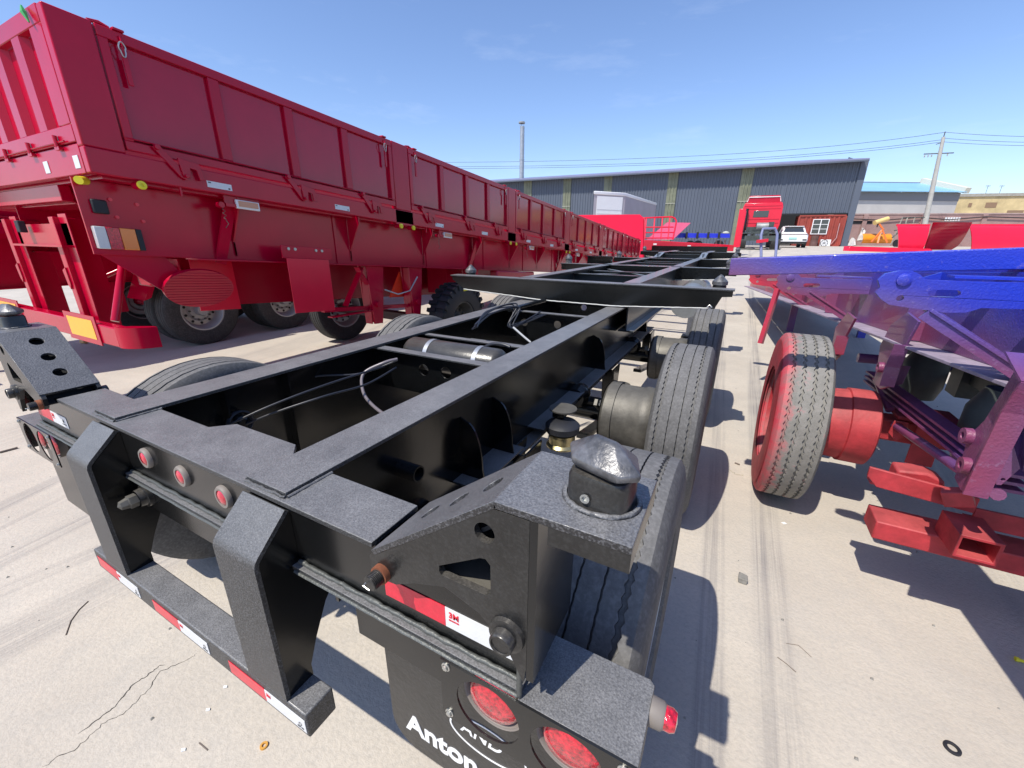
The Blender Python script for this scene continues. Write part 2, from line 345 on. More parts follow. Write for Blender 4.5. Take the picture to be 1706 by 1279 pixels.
def hexpts(cx, cy, r): return circ(cx, cy, r, 6)

# ------------------------------------------------------------------ ground
def gz(y):
    if y < 5.5: return 0.0
    if y < 36: t = (y-5.5)/30.5; return 1.22*(t*t*(3-2*t)*.35 + t*.65)
    return 1.22 + min(.6, (y-36)*.004)
g = MB()
xs = [-300, -120, -60, -30, -20] + [-12+2*i for i in range(13)] + [20, 30, 60, 120, 300]
ys = [-60, -20, -6, 0, 3, 5.5] + [5.5+1.5*i for i in range(1, 21)] + [38, 45, 60, 90, 150, 300, 700]
for x in xs:
    for y in ys: g.v.append(Vector((x, y, gz(y))))
ny = len(ys)
for i in range(len(xs)-1):
    for j in range(ny-1): g.f.append((i*ny+j, (i+1)*ny+j, (i+1)*ny+j+1, i*ny+j+1))
struct(g.build('ground', CONC, smooth=30))

# ------------------------------------------------------------------ tyre / wheel builders (axis X, centred on c)
def tyre_profile(R, w, rr, grooves, gd=.011, gw=.006):
    h = w/2; p = [(-h*.72, rr), (-h*.93, rr+.02), (-h*1.0, rr+(R-rr)*.45), (-h*.97, R-.055), (-h*.90, R-.022), (-h*.80, R-.004)]; wob = [0]*len(p)
    for gx, zz, gwid in grooves:
        x = gx*h; p += [(x-gwid/2, R), (x-gwid/2+.0008, R-gd), (x+gwid/2-.0008, R-gd), (x+gwid/2, R)]; wob += [zz]*4
    q = [(h*.80, R-.004), (h*.90, R-.022), (h*.97, R-.055), (h*1.0, rr+(R-rr)*.45), (h*.93, rr+.02), (h*.72, rr)]
    p += q; wob += [0]*len(q); return p, wob
def add_tyre(parent, c, R=.505, w=.25, rr=.29, M=RUBD, grooves=None, n=120, name='tyre'):
    grooves = grooves if grooves is not None else [(-.60, .0028, .013), (-.20, .0008, .005), (.20, .0008, .005), (.56, .0028, .013)]
    p, wob = tyre_profile(R, w, rr, grooves)
    return MB().lathe(p, c, 0, n, wob=wob).build(name, M, parent, smooth=32)
def add_rim(parent, c, side=1, rr=.29, w=.22, M=SILV, name='rim', dish=.10, holes=True):
    # side: +1 face towards +X
    x = side; h = w/2
    prof = [(-h*x, rr), (-h*x, rr+.018), (-h*.9*x, rr+.018), (-h*.82*x, rr-.008), (h*.82*x, rr-.008), (h*.9*x, rr+.018), (h*x, rr+.018), (h*x, rr-.004), (h*.75*x, rr-.02), ((h-dish)*x, rr-.06), ((h-dish)*x, rr-.12), ((h-dish+.03)*x, rr-.15), ((h-dish+.03)*x, .085), ((h-.02)*x, .08), (h*x, .07), (h*x, 0.001)]
    o = MB().lathe(prof, c, 0, 40).build(name, M, parent, smooth=40)
    if holes:
        b = MB()
        for i in range(10):
            a = 2*pi*i/10; q = Vector(c)+Vector(((h-dish+.028)*x, .145*cos(a), .145*sin(a)))
            b.tube([q, q+Vector((.03*x, 0, 0))], .014, 6)
        b.build('wheel_nuts', DRUM, o)
        v = MB()
        for i in range(10):
            a = 2*pi*(i+.5)/10; q = Vector(c)+Vector(((h-dish)*x+.003*x, (rr-.09)*cos(a), (rr-.09)*sin(a)))
            v.tube([q, q+Vector((.002*x, 0, 0))], .021, 10)
        v.build('hand_holes', DARK, o)
    return o

# ================================================================== BLACK CONTAINER CHASSIS
XC = -1.245
bt = empty('container_chassis', (XC, 2.4, 0), 'black skeletal container chassis trailer with twist locks and a red-and-white taped rear beam, parked nearest', 'trailer', 'trailers parked side by side in the yard')
RA, FL = .4707, .14
def rail(sx):
    b = MB(); xo = XC+sx*RA; xi = XC+sx*(RA-FL); x0, x1 = min(xo, xi), max(xo, xi); xm = (x0+x1)/2
    b.box(x0, x1, .434, 4.9, 1.050, 1.062)
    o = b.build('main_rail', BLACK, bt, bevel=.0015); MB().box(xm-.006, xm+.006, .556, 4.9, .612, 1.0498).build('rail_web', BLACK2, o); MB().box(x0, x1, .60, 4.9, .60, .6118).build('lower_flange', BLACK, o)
    return o, xm
_, XML = rail(-1); _, XMR = rail(1)
b = MB()
for sx in (-1, 1):
    xo = XC+sx*.545; xi = XC+sx*.415; x0, x1 = min(xo, xi), max(xo, xi); xm = (x0+x1)/2
    b.box(x0, x1, 3.47, 10.3, 1.238, 1.25); b.box(xm-.006, xm+.006, 3.47, 10.3, .86, 1.2382); b.box(x0, x1, 3.47, 10.3, .85, .862)
    b.beam((xm, 10.3, 1.244), (xm, 10.9, 1.325), .13, .012); b.box(x0, x1, 10.89, 13.6, 1.319, 1.331); b.box(xm-.006, xm+.006, 10.3, 13.6, 1.05, 1.322)
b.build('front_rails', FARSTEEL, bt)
# rear bolster
HB = 1.042; XL, XR = XC-HB, XC+HB
b = MB(); b.prism([(XC-.734, .42), (XC+.734, .42), (XC+.734, .548), (XC+.33, .548), (XC+.27, .60), (XC+.0, .60), (XC-.05, .548), (XC-.734, .548)], 2, 1.038, 1.050)
b.build('bolster_top_plate', BLACK, bt, bevel=.0015)
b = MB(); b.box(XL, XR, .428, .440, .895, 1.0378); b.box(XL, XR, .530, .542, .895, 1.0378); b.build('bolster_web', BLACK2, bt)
b = MB(); b.box(XL, XR+.004, .410, .552, .885, .8948); b.box(XR-.012, XR, .4402, .5298, .895, 1.03); b.box(XL, XL+.012, .4402, .5298, .895, 1.03); b.build('bolster_bottom_plate', BLACK, bt, bevel=.001)
for a, c_ in ((XL, -1.69), (-1.54, -.906), (-.752, XR)):
    q = [(a+(c_-a)*i/40, .4235+random.uniform(-.0012, .0012), .899+random.uniform(-.0012, .0012)) for i in range(41)]
    MB().tube(q, [.0052+random.uniform(-.0012, .0012) for _ in q], 7).build('weld_bead', WELD, bt, smooth=60)
    q = [(a+(c_-a)*i/30, .409, .884+random.uniform(-.001, .001)) for i in range(31)]
    MB().tube(q, .0042, 6).build('weld_bead', WELD, bt, smooth=60)
q = [(XR+.003, .409+.0*i, .887+i*.01+random.uniform(-.001, .001)) for i in range(10)]
MB().tube(q, .005, 7).build('weld_bead', WELD, bt, smooth=60)
for x0, x1 in ((-1.718, -1.572), (-.918, -.765)):
    pass
for sx in (-1, 1):      # end pad of each rail, welded onto the bolster
    xa, xb = XC+sx*RA, XC+sx*(RA-FL)
    for q in ([(xa, .431, 1.0515), (xb, .431, 1.0515)], [(xa+sx*.003, .434, 1.0515), (xa+sx*.003, .55, 1.0515)], [(xb-sx*.003, .434, 1.0515), (xb-sx*.003, .55, 1.0515)]):
        a_, b_ = Vector(q[0]), Vector(q[1]); pts = [a_.lerp(b_, i/14)+Vector((random.uniform(-.001, .001),)*3) for i in range(15)]
        MB().tube(pts, .0035, 6).build('weld_bead', BLACK, bt, smooth=60)
# round marker lamps on the bolster
def small_lamp(x, z):
    o = MB().lathe([(0, .0305), (-.006, .0305), (-.011, .027), (-.011, .021), (-.004, .0205)], (x, .428, z), 1, 28).build('marker_lamp', RUBG, bt, smooth=50)
    MB().lathe([(-.004, .0205), (-.010, .019), (-.0135, .012), (-.0145, .0005)], (x, .428, z), 1, 28).build('lens', LENSS, o, smooth=50)
for x in (-1.405, -1.208, -1.016): small_lamp(x, .978)
# lower skirt panels below the bolster
for x0, x1, z0 in ((-.60, -.353, .765), (-1.50, -.98, .77), (-1.90, -1.70, .765)):
    MB().box(x0, x1, .432, .440, z0, .884).build('skirt_panel', BLACK2, bt, bevel=.001)
# trailer socket
s0 = MB().lathe([(0, .036), (-.012, .036), (-.014, .029), (-.03, .027)], (-1.50, .432, .822), 1, 28).build('socket_housing', PLATE, bt, smooth=40)
MB().lathe([(-.03, .021), (-.05, .021), (-.052, .017), (-.070, .013), (-.076, .001)], (-1.50, .432, .822), 1, 6).build('socket_cap', DRUM, s0, smooth=30)
# underride bumper
b = MB(); b.box(XC-.5514, XC+.5514, .334, .407, .491, .565); b.build('underride_bar', BLACK, bt, bevel=.004)
def tape(x0, x1, z0, z1, M, y=.3332, name='reflective_tape', parent=bt): return MB().box(x0, x1, y-.0008, y+.0004, z0, z1).build(name, M, parent)
for x0, xm_, x1 in ((-1.775, -1.632, -1.488), (-1.395, -1.248, -1.098), (-.998, -.848, -.700)):
    tape(x0, xm_, .504, .545, TAPER); w = tape(xm_+.0005, x1, .504, .545, TAPEW)
    text('print', '3M', .013, INKR, w, (xm_+.006, .3318, .528), (1, 0, 0), (0, 0, 1), .0002)
    e = MB().lathe([(0, .0055), (-.0004, .0055), (-.0004, .0045), (0, .0045)], (x1-.018, .3320, .524), 1, 16).build('print', INK, w)
    text('print', 'DOT-C2', .006, INK, w, (x1-.030, .3321, .5105), (1, 0, 0), (0, 0, 1))
for x0, x1 in ((-1.690, -1.545), (-.905, -.757)):
    b = MB(); t_ = .010
    pf = [(.565, .334), (.945, .334), (.957, .337), (.966, .344), (1.036, .416), (1.029, .4235), (.961, .353), (.953, .346), (.945, .344), (.565, .344)]
    b.prism([(y, z) for z, y in pf], 0, x0, x1); o = b.build('guard_post', BLACK, bt, smooth=30)
    o.data.materials[0] = BLACK
    pw = [(.3445, .565), (.3445, .943), (.352, .955), (.424, 1.026), (.4275, 1.026), (.4275, .884), (.55, .8835), (.55, .83), (.47, .74), (.43, .66), (.406, .60), (.406, .566)]
    for xa in (x0+.003, x1-.013): MB().prism(pw, 0, xa, xa+.010).build('post_web', BLACK2, o)
# taped stickers on the bolster
for sx in (-1, 1):
    xa, xm_, xb = (-.496, -.355, -.214) if sx > 0 else (-2.276, -2.135, -1.995)
    tape(xa, xm_, .930, .974, TAPER, .4272); w = tape(xm_+.0005, xb, .930, .974, TAPEW, .4272)
    text('print', '3M', .017, INKR, w, (xm_+.008, .4258, .955), (1, 0, 0), (0, 0, 1), .0003)
    text('print', 'DIAMOND', .0045, INKR, w, (xm_+.008, .4262, .9475), (1, 0, 0), (0, 0, 1), .0001)
    MB().lathe([(0, .007), (-.0004, .007), (-.0004, .0055), (0, .0055)], (xb-.030, .4262, .955), 1, 20).build('print', INK, w)
    text('print', 'CCC', .005, INK, w, (xb-.0348, .4261, .9532), (1, 0, 0), (0, 0, 1))
    text('print', 'CONSPICUITY C/2', .0042, INK, w, (xb-.047, .4261, .941), (1, 0, 0), (0, 0, 1))
# lamp boxes (mirrored)
def mirror_x(mb): 
    mb.v = [Vector((2*XC-p.x, p.y, p.z)) for p in mb.v]; return mb
for sx in (1, -1):
    MX = (lambda m_: m_) if sx > 0 else mirror_x
    mxx = (lambda x: x) if sx > 0 else (lambda x: 2*XC-x)
    b = MB(); b.prism([(-.351, .884), (-.351, .748), (-.332, .742), (-.012, .742), (-.012, .884)], 1, .400, .404, holes=[circ(-.256, .816, .0620, 36), circ(-.113, .816, .0620, 36)])
    face = MX(b).build('lamp_box_face', BLACK2, bt)
    b = MB(); b.prism([(-.2005, .4042), (-.012, .4042), (-.012, .53), (-.020, .538), (-.2005, .538)], 2, .879, .884); b.box(-.016, -.012, .4042, .536, .742, .8788); b.box(-.35, -.0162, .534, .538, .742, .8788)
    MX(b).build('lamp_box', BLACK, bt, bevel=.001)
    for lx in (-.256, -.113):
        g_ = MX(MB().lathe([(.018, .0580), (.016, .0600), (.045, .0612), (.048, .057), (.040, .0515), (.026, .052), (.018, .0565)], (lx, .404, .816), 1, 40, close=True)).build('tail_lamp', RUBG, bt, smooth=50)
        MX(MB().lathe([(.040, .0512), (.020, .0505), (.013, .044), (.009, .028), (.008, .0005)], (lx, .404, .816), 1, 40)).build('lens', LENSR, g_, smooth=50)
    for bx, bz in ((-.338, .872), (-.336, .757), (-.030, .870), (-.030, .757)):
        h = MX(MB().lathe([(0, .0085), (-.0015, .0085), (-.002, .006)], (bx, .400, bz), 1, 20)).build('washer_bolt', ZINC, bt, smooth=30)
        MX(MB().lathe([(-.0015, .0055), (-.005, .0052), (-.006, .0005)], (bx, .400, bz), 1, 6)).build('bolt_head', ZINC, h)
    # side marker lamp on the box end
    o = MX(MB().lathe([(0, .022), (.018, .021), (.022, .018), (.022, .0005)], (-.012, .500, .868), 0, 28)).build('side_marker_lamp', RUBG, bt, smooth=40)
    MX(MB().lathe([(.022, .0175), (.032, .0175), (.039, .014), (.041, .0005)], (-.012, .500, .868), 0, 28)).build('lens', LENSR, o, smooth=50)
    # mud flap
    K_ = 1.078; sc = lambda x, z: (x*K_, 1.572-(1.572-z)*K_); r_ = .075
    arc = [(-.541+r_-r_*cos(a), .465+r_-r_*sin(a)) for a in [pi/2*i/8 for i in range(9)]]
    b = MB(); b.prism([(-.541, .880)] + arc + [(-.02, .465), (-.02, .880)], 1, .444, .450); flap = MX(b).build('mud_flap', PLATE, bt)
    if sx > 0:
        ax_, az_ = sc(-.462, .600); text('lettering', 'Anton', .075, WHITE, flap, (ax_, .4432, az_), (1, 0, 0), (0, 0, 1), .0024)
        ax_, az_ = sc(-.322, .706); text('lettering', 'AND', .043, WHITE, flap, (ax_, .4432, az_), (1, 0, 0), (0, 0, 1), .0006, shear=.2)
        ax_, az_ = sc(-.265, .712); b = MB(); L = 48
        b.prism(circ(ax_, az_, .088, L, .045), 1, .4428, .4438, holes=[circ(ax_, az_, .084, L, .0415)]); b.build('logo_ring', WHITE, flap)
# flip-up brackets with twist locks
def twistlock(parent, c, rot, M=CHROMEP, s=1.0, collar=True):
    c = Vector(c); b = MB()
    if collar:
        pr = [(.041*s*math.copysign(abs(cos(a))**.5, cos(a)), .033*s*math.copysign(abs(sin(a))**.5, sin(a))) for a in [2*pi*i/28 for i in range(28)]]
        cb = MB(); k = len(pr); cs, sn = cos(rot*.3), sin(rot*.3)
        for z, q in ((0, 1.06), (.004, 1.0), (.036*s, 1.0), (.043*s, .93)): cb.v += [c+Vector(((x*cs-y*sn)*q, (x*sn+y*cs)*q, z)) for x, y in pr]
        for i in range(3):
            for j in range(k): j2 = (j+1) % k; cb.f.append((i*k+j, i*k+j2, (i+1)*k+j2, (i+1)*k+j))
        cb.f.append(tuple(3*k+j for j in range(k)))
        o = cb.build('twist_lock', PLATE, parent, smooth=45)
    pr = [(.060, -.006), (.044, -.032), (-.030, -.037), (-.060, -.004), (-.046, .032), (.028, .037)]
    k = len(pr); cs, sn = cos(rot), sin(rot)
    for z, qx, qy in ((.046, .58, .70), (.052, .92, .84), (.061, .96, .88), (.086, .34, .16)):
        b.v += [c+Vector(((x*qx*cs-y*qy*sn)*s, (x*qx*sn+y*qy*cs)*s, z*s)) for x, y in pr]
    for i in range(3):
        for j in range(k): j2 = (j+1) % k; b.f.append((i*k+j, i*k+j2, (i+1)*k+j2, (i+1)*k+j))
    b.f.append(tuple(3*k+j for j in range(k))); b.f.append(tuple(reversed(range(k))))
    h = b.build('lock_head' if collar else 'twist_lock', M, o if collar else parent, bevel=.0030*s, seg=2)
    if collar:
        MB().lathe([(0, .0062), (-.0016, .0062), (-.0016, .004), (.002, .004), (.002, .0004)], (c.x-.012, c.y-.0352*s, c.z+.016), 1, 18, ).build('grub_screw', ZINC, o)
        q = [c+Vector((.049*cos(a), .042*sin(a), .001+random.uniform(-.0008, .0008))) for a in [2*pi*i/40 for i in range(41)]]
        MB().tube(q, .0042, 6, cap=False).build('weld_bead', BLACK, o, smooth=60)
    return h
BRK = mat('black_hammered_bracket', (.018, .018, .020), .36, coat=.10, bump=.8, bscale=190, speck=.8, sscale=290, dust_toplit=.60, dust_toplit_col=(.30, .30, .31), var=.3, vscale=6)
for sx in (1, -1):
    MX = (lambda m_: m_) if sx > 0 else mirror_x
    Y0, Y1 = .392, .548
    P0, P1 = Vector((-.480, 0, 1.068)), Vector((-.235, 0, 1.250)); L = (P1-P0).length; e = (P1-P0).normalized(); nrm = Vector((-e.z, 0, e.x))
    b = MB(); b.prism([(0, Y0), (L-.001, Y0), (L-.001, Y1), (0, Y1)], 2, -.010, 0, holes=[circ(L*t, (Y0+Y1)/2+.004, .0185, 28) for t in (.27, .53, .80)])
    b.v = [P0 + e*p.x + Vector((0, p.y, 0)) + nrm*p.z for p in b.v]
    plate = MX(b).build('flip_bracket', BRK, bt, bevel=.0008)
    b = MB(); b.prism([(-.235, Y0), (-.055, Y0), (-.055, Y1), (-.235, Y1)], 2, 1.239, 1.250); MX(b).build('bracket_top_plate', BRK, plate, bevel=.001)
    b = MB(); b.box(-.157, -.0552, Y0+.001, Y0+.009, 1.212, 1.2388); b.box(-.0632, -.0552, Y0+.0092, Y1-.001, 1.212, 1.2388); b.box(-.157, -.0634, Y1-.009, Y1-.001, 1.212, 1.2388); MX(b).build('bracket_lip', PLATE, plate)
    outer = [(-.487, 1.052), (-.478, 1.0655), (-.470, 1.0625), (-.236, 1.2370), (-.182, 1.2370), (-.182, .975), (-.186, .946), (-.214, .999), (-.262, 1.042), (-.325, 1.062), (-.390, 1.038), (-.430, 1.016), (-.468, 1.012), (-.485, 1.028)]
    tri = [(-.334, 1.090), (-.330, 1.083), (-.250, 1.083), (-.241, 1.090), (-.241, 1.141), (-.249, 1.149), (-.258, 1.147), (-.333, 1.100)]
    b = MB(); b.prism(outer, 1, Y0+.001, Y0+.013, holes=[tri, circ(-.250, 1.193, .0165, 24)]); MX(b).build('bracket_side_plate', PLATE, plate)
    b = MB(); b.prism(outer, 1, Y1-.013, Y1-.001, holes=[circ(-.250, 1.193, .0165, 24)]); MX(b).build('bracket_side_plate', PLATE, plate)
    b = MB(); b.beam(P0+Vector((.02, (Y0+Y1)/2, -.045)), P1+Vector((.0, (Y0+Y1)/2, -.045)), .125, .006, up=nrm); MX(b).build('bracket_shade_backing', DARK, plate)  # added dark backing, gives the plate holes their shade
    b = MB(); b.box(-.345, -.182, Y0+.0135, Y1-.0135, 1.060, 1.070); MX(b).build('bracket_shelf', DRUM, plate)
    b = MB(); b.box(-.1815, -.170, Y0+.001, Y1-.001, .955, 1.2385); MX(b).build('bracket_end_plate', BLACK2, plate)
    MX(MB().tube([(-.458, Y0+.001, 1.030), (-.458, Y0-.010, 1.030)], .0175, 20)).build('pivot_boss', RUST, plate, smooth=40); MX(MB().tube([(-.458, Y1, 1.030), (-.458, Y1+.02, 1.030)], .0175, 20)).build('pivot_boss', PLATE, plate, smooth=40)
    b = MB()
    for i in range(7): b.tube([(-.458, Y0-.010-i*.0028, 1.030), (-.458, Y0-.0118-i*.0028, 1.030)], .0140, 18)
    b.tube([(-.458, Y0-.008, 1.030), (-.458, Y0-.030, 1.030)], .0125, 18); MX(b).build('pivot_bolt', PLATE, plate, smooth=40)
    MX(MB().tube([(-.466, Y0-.030, 1.0295), (-.466, Y0-.036, 1.029), (-.452, Y0-.036, 1.026)], .0014, 6)).build('split_pin', ZINC, plate)
    b = MB().lathe([(0, .029), (-.007, .028), (-.009, .022), (-.009, .019), (-.022, .0185), (-.024, .017), (-.024, .0145), (-.022, .014), (-.022, .0004)], (-.213, Y0+.001, 1.030), 1, 30)
    MX(b).build('lock_bolt', PLATE, plate, smooth=40)
    cx_ = (-.113, .468, 1.250); cc = cx_ if sx > 0 else (2*XC-cx_[0], cx_[1], cx_[2])
    twistlock(plate, cc, radians(-22) if sx > 0 else radians(15))
# cross members between the rails
def crossm(y, holes, depth=.22, fl=.055, ztop=1.046, M=BLACK):
    b = MB(); b.box(XML+.0065, XMR-.0065, y, y+fl, ztop-.008, ztop); o = b.build('cross_member', M, bt, bevel=.001)
    w = [(XML+.0065, ztop-.0082), (XML+.0065, ztop-depth), (XMR-.0065, ztop-depth), (XMR-.0065, ztop-.0082)]
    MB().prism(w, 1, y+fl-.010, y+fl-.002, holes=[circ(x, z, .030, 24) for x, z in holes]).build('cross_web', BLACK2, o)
h1 = [tuple(on(1, u, v, 1.53).xz) for u, v in ((706, 616), (743, 621))]
h2 = [tuple(on(1, u, v, 2.94).xz) for u, v in ((873, 537), (928, 541))]
crossm(1.484, [(x, z) for x, z in h1]); crossm(1.86, [(-1.4, .95)], .12, .04); crossm(2.90, h2); crossm(3.9, [(-1.3, .95)])
# air tanks
tk = MB().lathe([(-.30, .0005), (-.30, .05), (-.285, .075), (-.265, .085), (.265, .085), (.285, .075), (.30, .05), (.30, .0005)], (XC, 1.69, .985), 0, 32).build('air_tank', PLATE, bt, smooth=40)
for x in (XC-.13, XC+.17): MB().lathe([(-.012, .0862), (.012, .0862), (.012, .088), (-.012, .088)], (x, 1.69, .985), 0, 32, close=True).build('tank_strap', GALV, tk, smooth=40)
MB().lathe([(-.28, .0005), (-.27, .09), (.27, .09), (.28, .0005)], (XC, 2.25, .86), 0, 28).build('air_tank', BLACK, bt, smooth=40)
# stubs, pipes, hoses
MB().lathe([(0, .026), (.075, .026), (.075, .021), (.005, .021), (.005, .0005)], (XMR+.006, .835, .895), 0, 26).build('pipe_stub', BLACK2, bt, smooth=40)
q0 = on(2, 848, 516, 1.075); MB().tube([q0, q0+Vector((.02, .62, 0))], .017, 14).build('cable_conduit', BLACK2, bt, smooth=40)
def hose(pts, r=.006, M=HOSE, name='air_hose'):
    P = [Vector(p) for p in pts]; out_ = []
    for i in range(len(P)-1):
        p0, p1, p2, p3 = P[max(i-1, 0)], P[i], P[i+1], P[min(i+2, len(P)-1)]
        for k in range(8):
            t = k/8; out_.append(.5*((2*p1)+(p2-p0)*t+(2*p0-5*p1+4*p2-p3)*t*t+(3*p1-p0-3*p2+p3)*t**3))
    out_.append(P[-1]); return MB().tube(out_, r, 8).build(name, M, bt, smooth=60)
hose([on(1, u, v, y) for u, v, y in ((662, 598, 1.40), (640, 604, 1.35), (606, 622, 1.28), (605, 652, 1.22), (622, 676, 1.18), (660, 704, 1.12))], .0075, mat('grey_hose', (.16, .14, .15), .3))
for k, pts in enumerate((((400, 755, .85), (405, 705, .9), (440, 655, 1.0), (520, 628, 1.15), (600, 622, 1.3), (662, 600, 1.42)),
                         ((380, 720, .75), (450, 690, .85), (540, 660, 1.0), (610, 640, 1.2), (660, 612, 1.40)),
                         ((372, 712, .72), (450, 676, .85), (545, 640, 1.05), (640, 610, 1.35)))): hose([on(1, *p) for p in pts], .0045)
for k in range(5): hose([on(1, u+random.uniform(-6, 6), v+random.uniform(-4, 4), y) for u, v, y in ((790, 545, 2.1), (815, 520, 2.4), (860, 510, 2.6), (850, 545, 2.5), (905, 522, 2.75))], .005)
hose([on(1, u, v, 2.2) for u, v in ((855, 545), (872, 560), (884, 570))], .0065, mat('pale_hose', (.45, .45, .45), .4))
hose([on(1, u, v, 1.75) for u, v in ((800, 585), (815, 574), (835, 573), (850, 578))], .008)
cl = on(0, 397, 702, XML+.03)
for k in range(3): MB().lathe([(.01*k+.004*cos(a), .040+.002*k+.004*sin(a)) for a in [2*pi*i/8 for i in range(8)]], cl, 0, 28, close=True).build('coiled_cable', HOSE, bt, smooth=60)
MB().lathe([(.0, .03), (.03, .028), (.04, .018), (.04, .0005)], cl, 0, 24).build('round_fitting', BLACK2, bt, smooth=40)
for y in (.75, 1.0): MB().box(XML+.0065, XML+.05, y, y+.008, .62, 1.049).build('web_stiffener', BLACK2, bt)
# outer gussets and sub-frame ledge
for sx in (1, -1):
    MX = (lambda m_: m_) if sx > 0 else mirror_x
    for y in (1.16, 1.40, 2.80, 4.3):
        arc = [(-.742-.07*(1-cos(a)), .74+.19*sin(a)) for a in [pi/2*i/8 for i in range(9)]]
        MX(MB().prism([(-.843, .70), (-.735, .70)]+arc+[(-.843, .945)], 1, y, y+.008)).build('gusset', BLACK2, bt)
    MX(MB().box(-.843, -.722, 1.10, 1.48, .690, .6985).box(-.843, -.745, 1.75, 4.8, .655, .664)).build('subframe_ledge', BLACK, bt, bevel=.001)
    for y in (1.55, 3.05, 4.55):       # spring hangers
        MX(MB().prism([(y-.08, .66), (y+.10, .66), (y+.05, .40), (y-.03, .36)], 0, -.80, -.79).prism([(y-.08, .66), (y+.10, .66), (y+.05, .40), (y-.03, .36)], 0, -.72, -.71).box(-.789, -.721, y-.07, y-.06, .42, .65)).build('spring_hanger', BLACK2, bt)
# axles, drums, wheels
WY = (.985, 2.50, 4.08)
for i, y in enumerate(WY):
    MB().tube([(-2.20, y, .505), (-.29, y, .505)], .062, 16).build('axle', BLACK2, bt, smooth=40)
    MB().box(-2.0, -.49, y-.05, y+.05, .56, .58).build('axle_seat', BLACK2, bt)
    for sx in (1, -1):
        MX = (lambda m_: m_) if sx > 0 else mirror_x
        cxw = -.168 if sx > 0 else -2.205
        rim = add_rim(bt, (cxw, y, .505), sx, name='wheel', holes=False)
        gr = None if i != 2 else [(-.60, 0, .008), (-.22, 0, .008), (.16, 0, .008), (.55, 0, .008)]
        add_tyre(rim, (cxw, y, .505), w=.262, n=(240 if i == 0 else 190) if sx > 0 else 96, grooves=gr, R=.503)
        dr = MX(MB().lathe([(-.62, .07), (-.62, .195), (-.605, .212), (-.545, .212), (-.545, .203), (-.40, .205), (-.385, .213), (-.34, .21), (-.30, .19), (-.29, .07)], (0, y, .505), 0, 48)).build('brake_drum', DRUM, rim, smooth=32)
        MX(MB().lathe([(-.626, .07), (-.626, .20), (-.621, .205)], (0, y, .505), 0, 40)).build('dust_cover', BLACK2, rim, smooth=40)
        # air spring with brass coloured piston
        ys = y+.79 if i == 0 else y+.55
        zs = .0 if i else .26
        ap = MX(MB().lathe([(.33+zs, .001), (.33+zs, .078), (.338+zs, .078), (.35+zs, .066), (.40+zs, .066), (.405+zs, .078)], (-.655, ys, 0), 2, 30)).build('spring_piston', BRASS, bt, smooth=40)
        MX(MB().lathe([(.4055+zs, .070), (.415+zs, .084), (.445+zs, .086), (.46+zs, .070), (.465+zs, .001)], (-.655, ys, 0), 2, 30)).build('air_spring', RUBK, ap, smooth=50)
        MX(MB().lathe([(.5055+zs, .001), (.5055+zs, .070), (.512+zs, .070), (.512+zs, .001)], (-.675, ys+.05, 0), 2, 30)).build('top_plate', DRUM, ap, smooth=40)
        MX(MB().box(-.72, -.66, ys+.02, ys+.08, .4655+zs, .505+zs)).build('plate_spacer', BLACK2, ap)
        MX(MB().beam((-.70, y-.25, .42), (-.70, y+.42, .30), .07, .03)).build('trailing_arm', BLACK2, bt)
        bc = MX(MB().lathe([(0, .001), (0, .06), (.05, .075), (.055, .08), (.065, .08), (.07, .075), (.13, .065), (.14, .001)], (-.80, y-.14, .62), 1, 24)).build('brake_chamber', BLACK2, bt, smooth=40)
        MX(MB().beam((-.66, y-.14, .62), (-.66, y+.02, .50), .02, .04)).build('slack_adjuster', DRUM, bc)
        MX(MB().tube([(-.64, y-.12, .60), (-.66, y-.02, .585)], .008, 8).tube([(-.655, y+.12, .56), (-.655, y+.12, .585)], .011, 6)).build('push_rod', ZINC, bc)
# bolsters with twist locks along the front part
def bolster(y, hw, ztop, first=False):
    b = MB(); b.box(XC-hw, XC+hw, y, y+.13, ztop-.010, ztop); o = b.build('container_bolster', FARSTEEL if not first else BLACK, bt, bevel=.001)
    poly = [(XC-hw+.01, ztop-.0102), (XC-hw+.02, ztop-.045), (XC-hw+.15, ztop-.125), (XC-.25, ztop-.172), (XC+.40, ztop-.175), (XC+hw-.11, ztop-.135), (XC+hw-.075, ztop-.055), (XC+hw-.01, ztop-.050), (XC+hw-.01, ztop-.0102)]
    for yy in (y+.010, y+.11): MB().prism(poly, 1, yy, yy+.008).build('bolster_web', BLACK2, o)
    b = MB()
    for a_, c_ in zip(poly[2:5], poly[3:6]):
        b.add([(a_[0], y+.002, a_[1]-.002), (c_[0], y+.002, c_[1]-.002), (c_[0], y+.125, c_[1]-.002), (a_[0], y+.125, a_[1]-.002)], [(0, 1, 2, 3)])
        b.add([(a_[0], y+.002, a_[1]-.008), (c_[0], y+.002, c_[1]-.008), (c_[0], y+.125, c_[1]-.008), (a_[0], y+.125, a_[1]-.008)], [(3, 2, 1, 0)])
    b.build('bolster_lower_flange', BLACK, o)
    q = []
    for a_, c_ in zip(poly[2:5], poly[3:6]):
        for k in range(30): q.append((a_[0]+(c_[0]-a_[0])*k/30, y+.004+random.uniform(-.001, .001), a_[1]+(c_[1]-a_[1])*k/30-.003+random.uniform(-.001, .001)))
    MB().tube(q, .005, 6).build('weld_bead', mat('pale_weld', (.5, .5, .48), .5), o, smooth=60)
    return o
o = bolster(3.372, 1.24, 1.25, True)
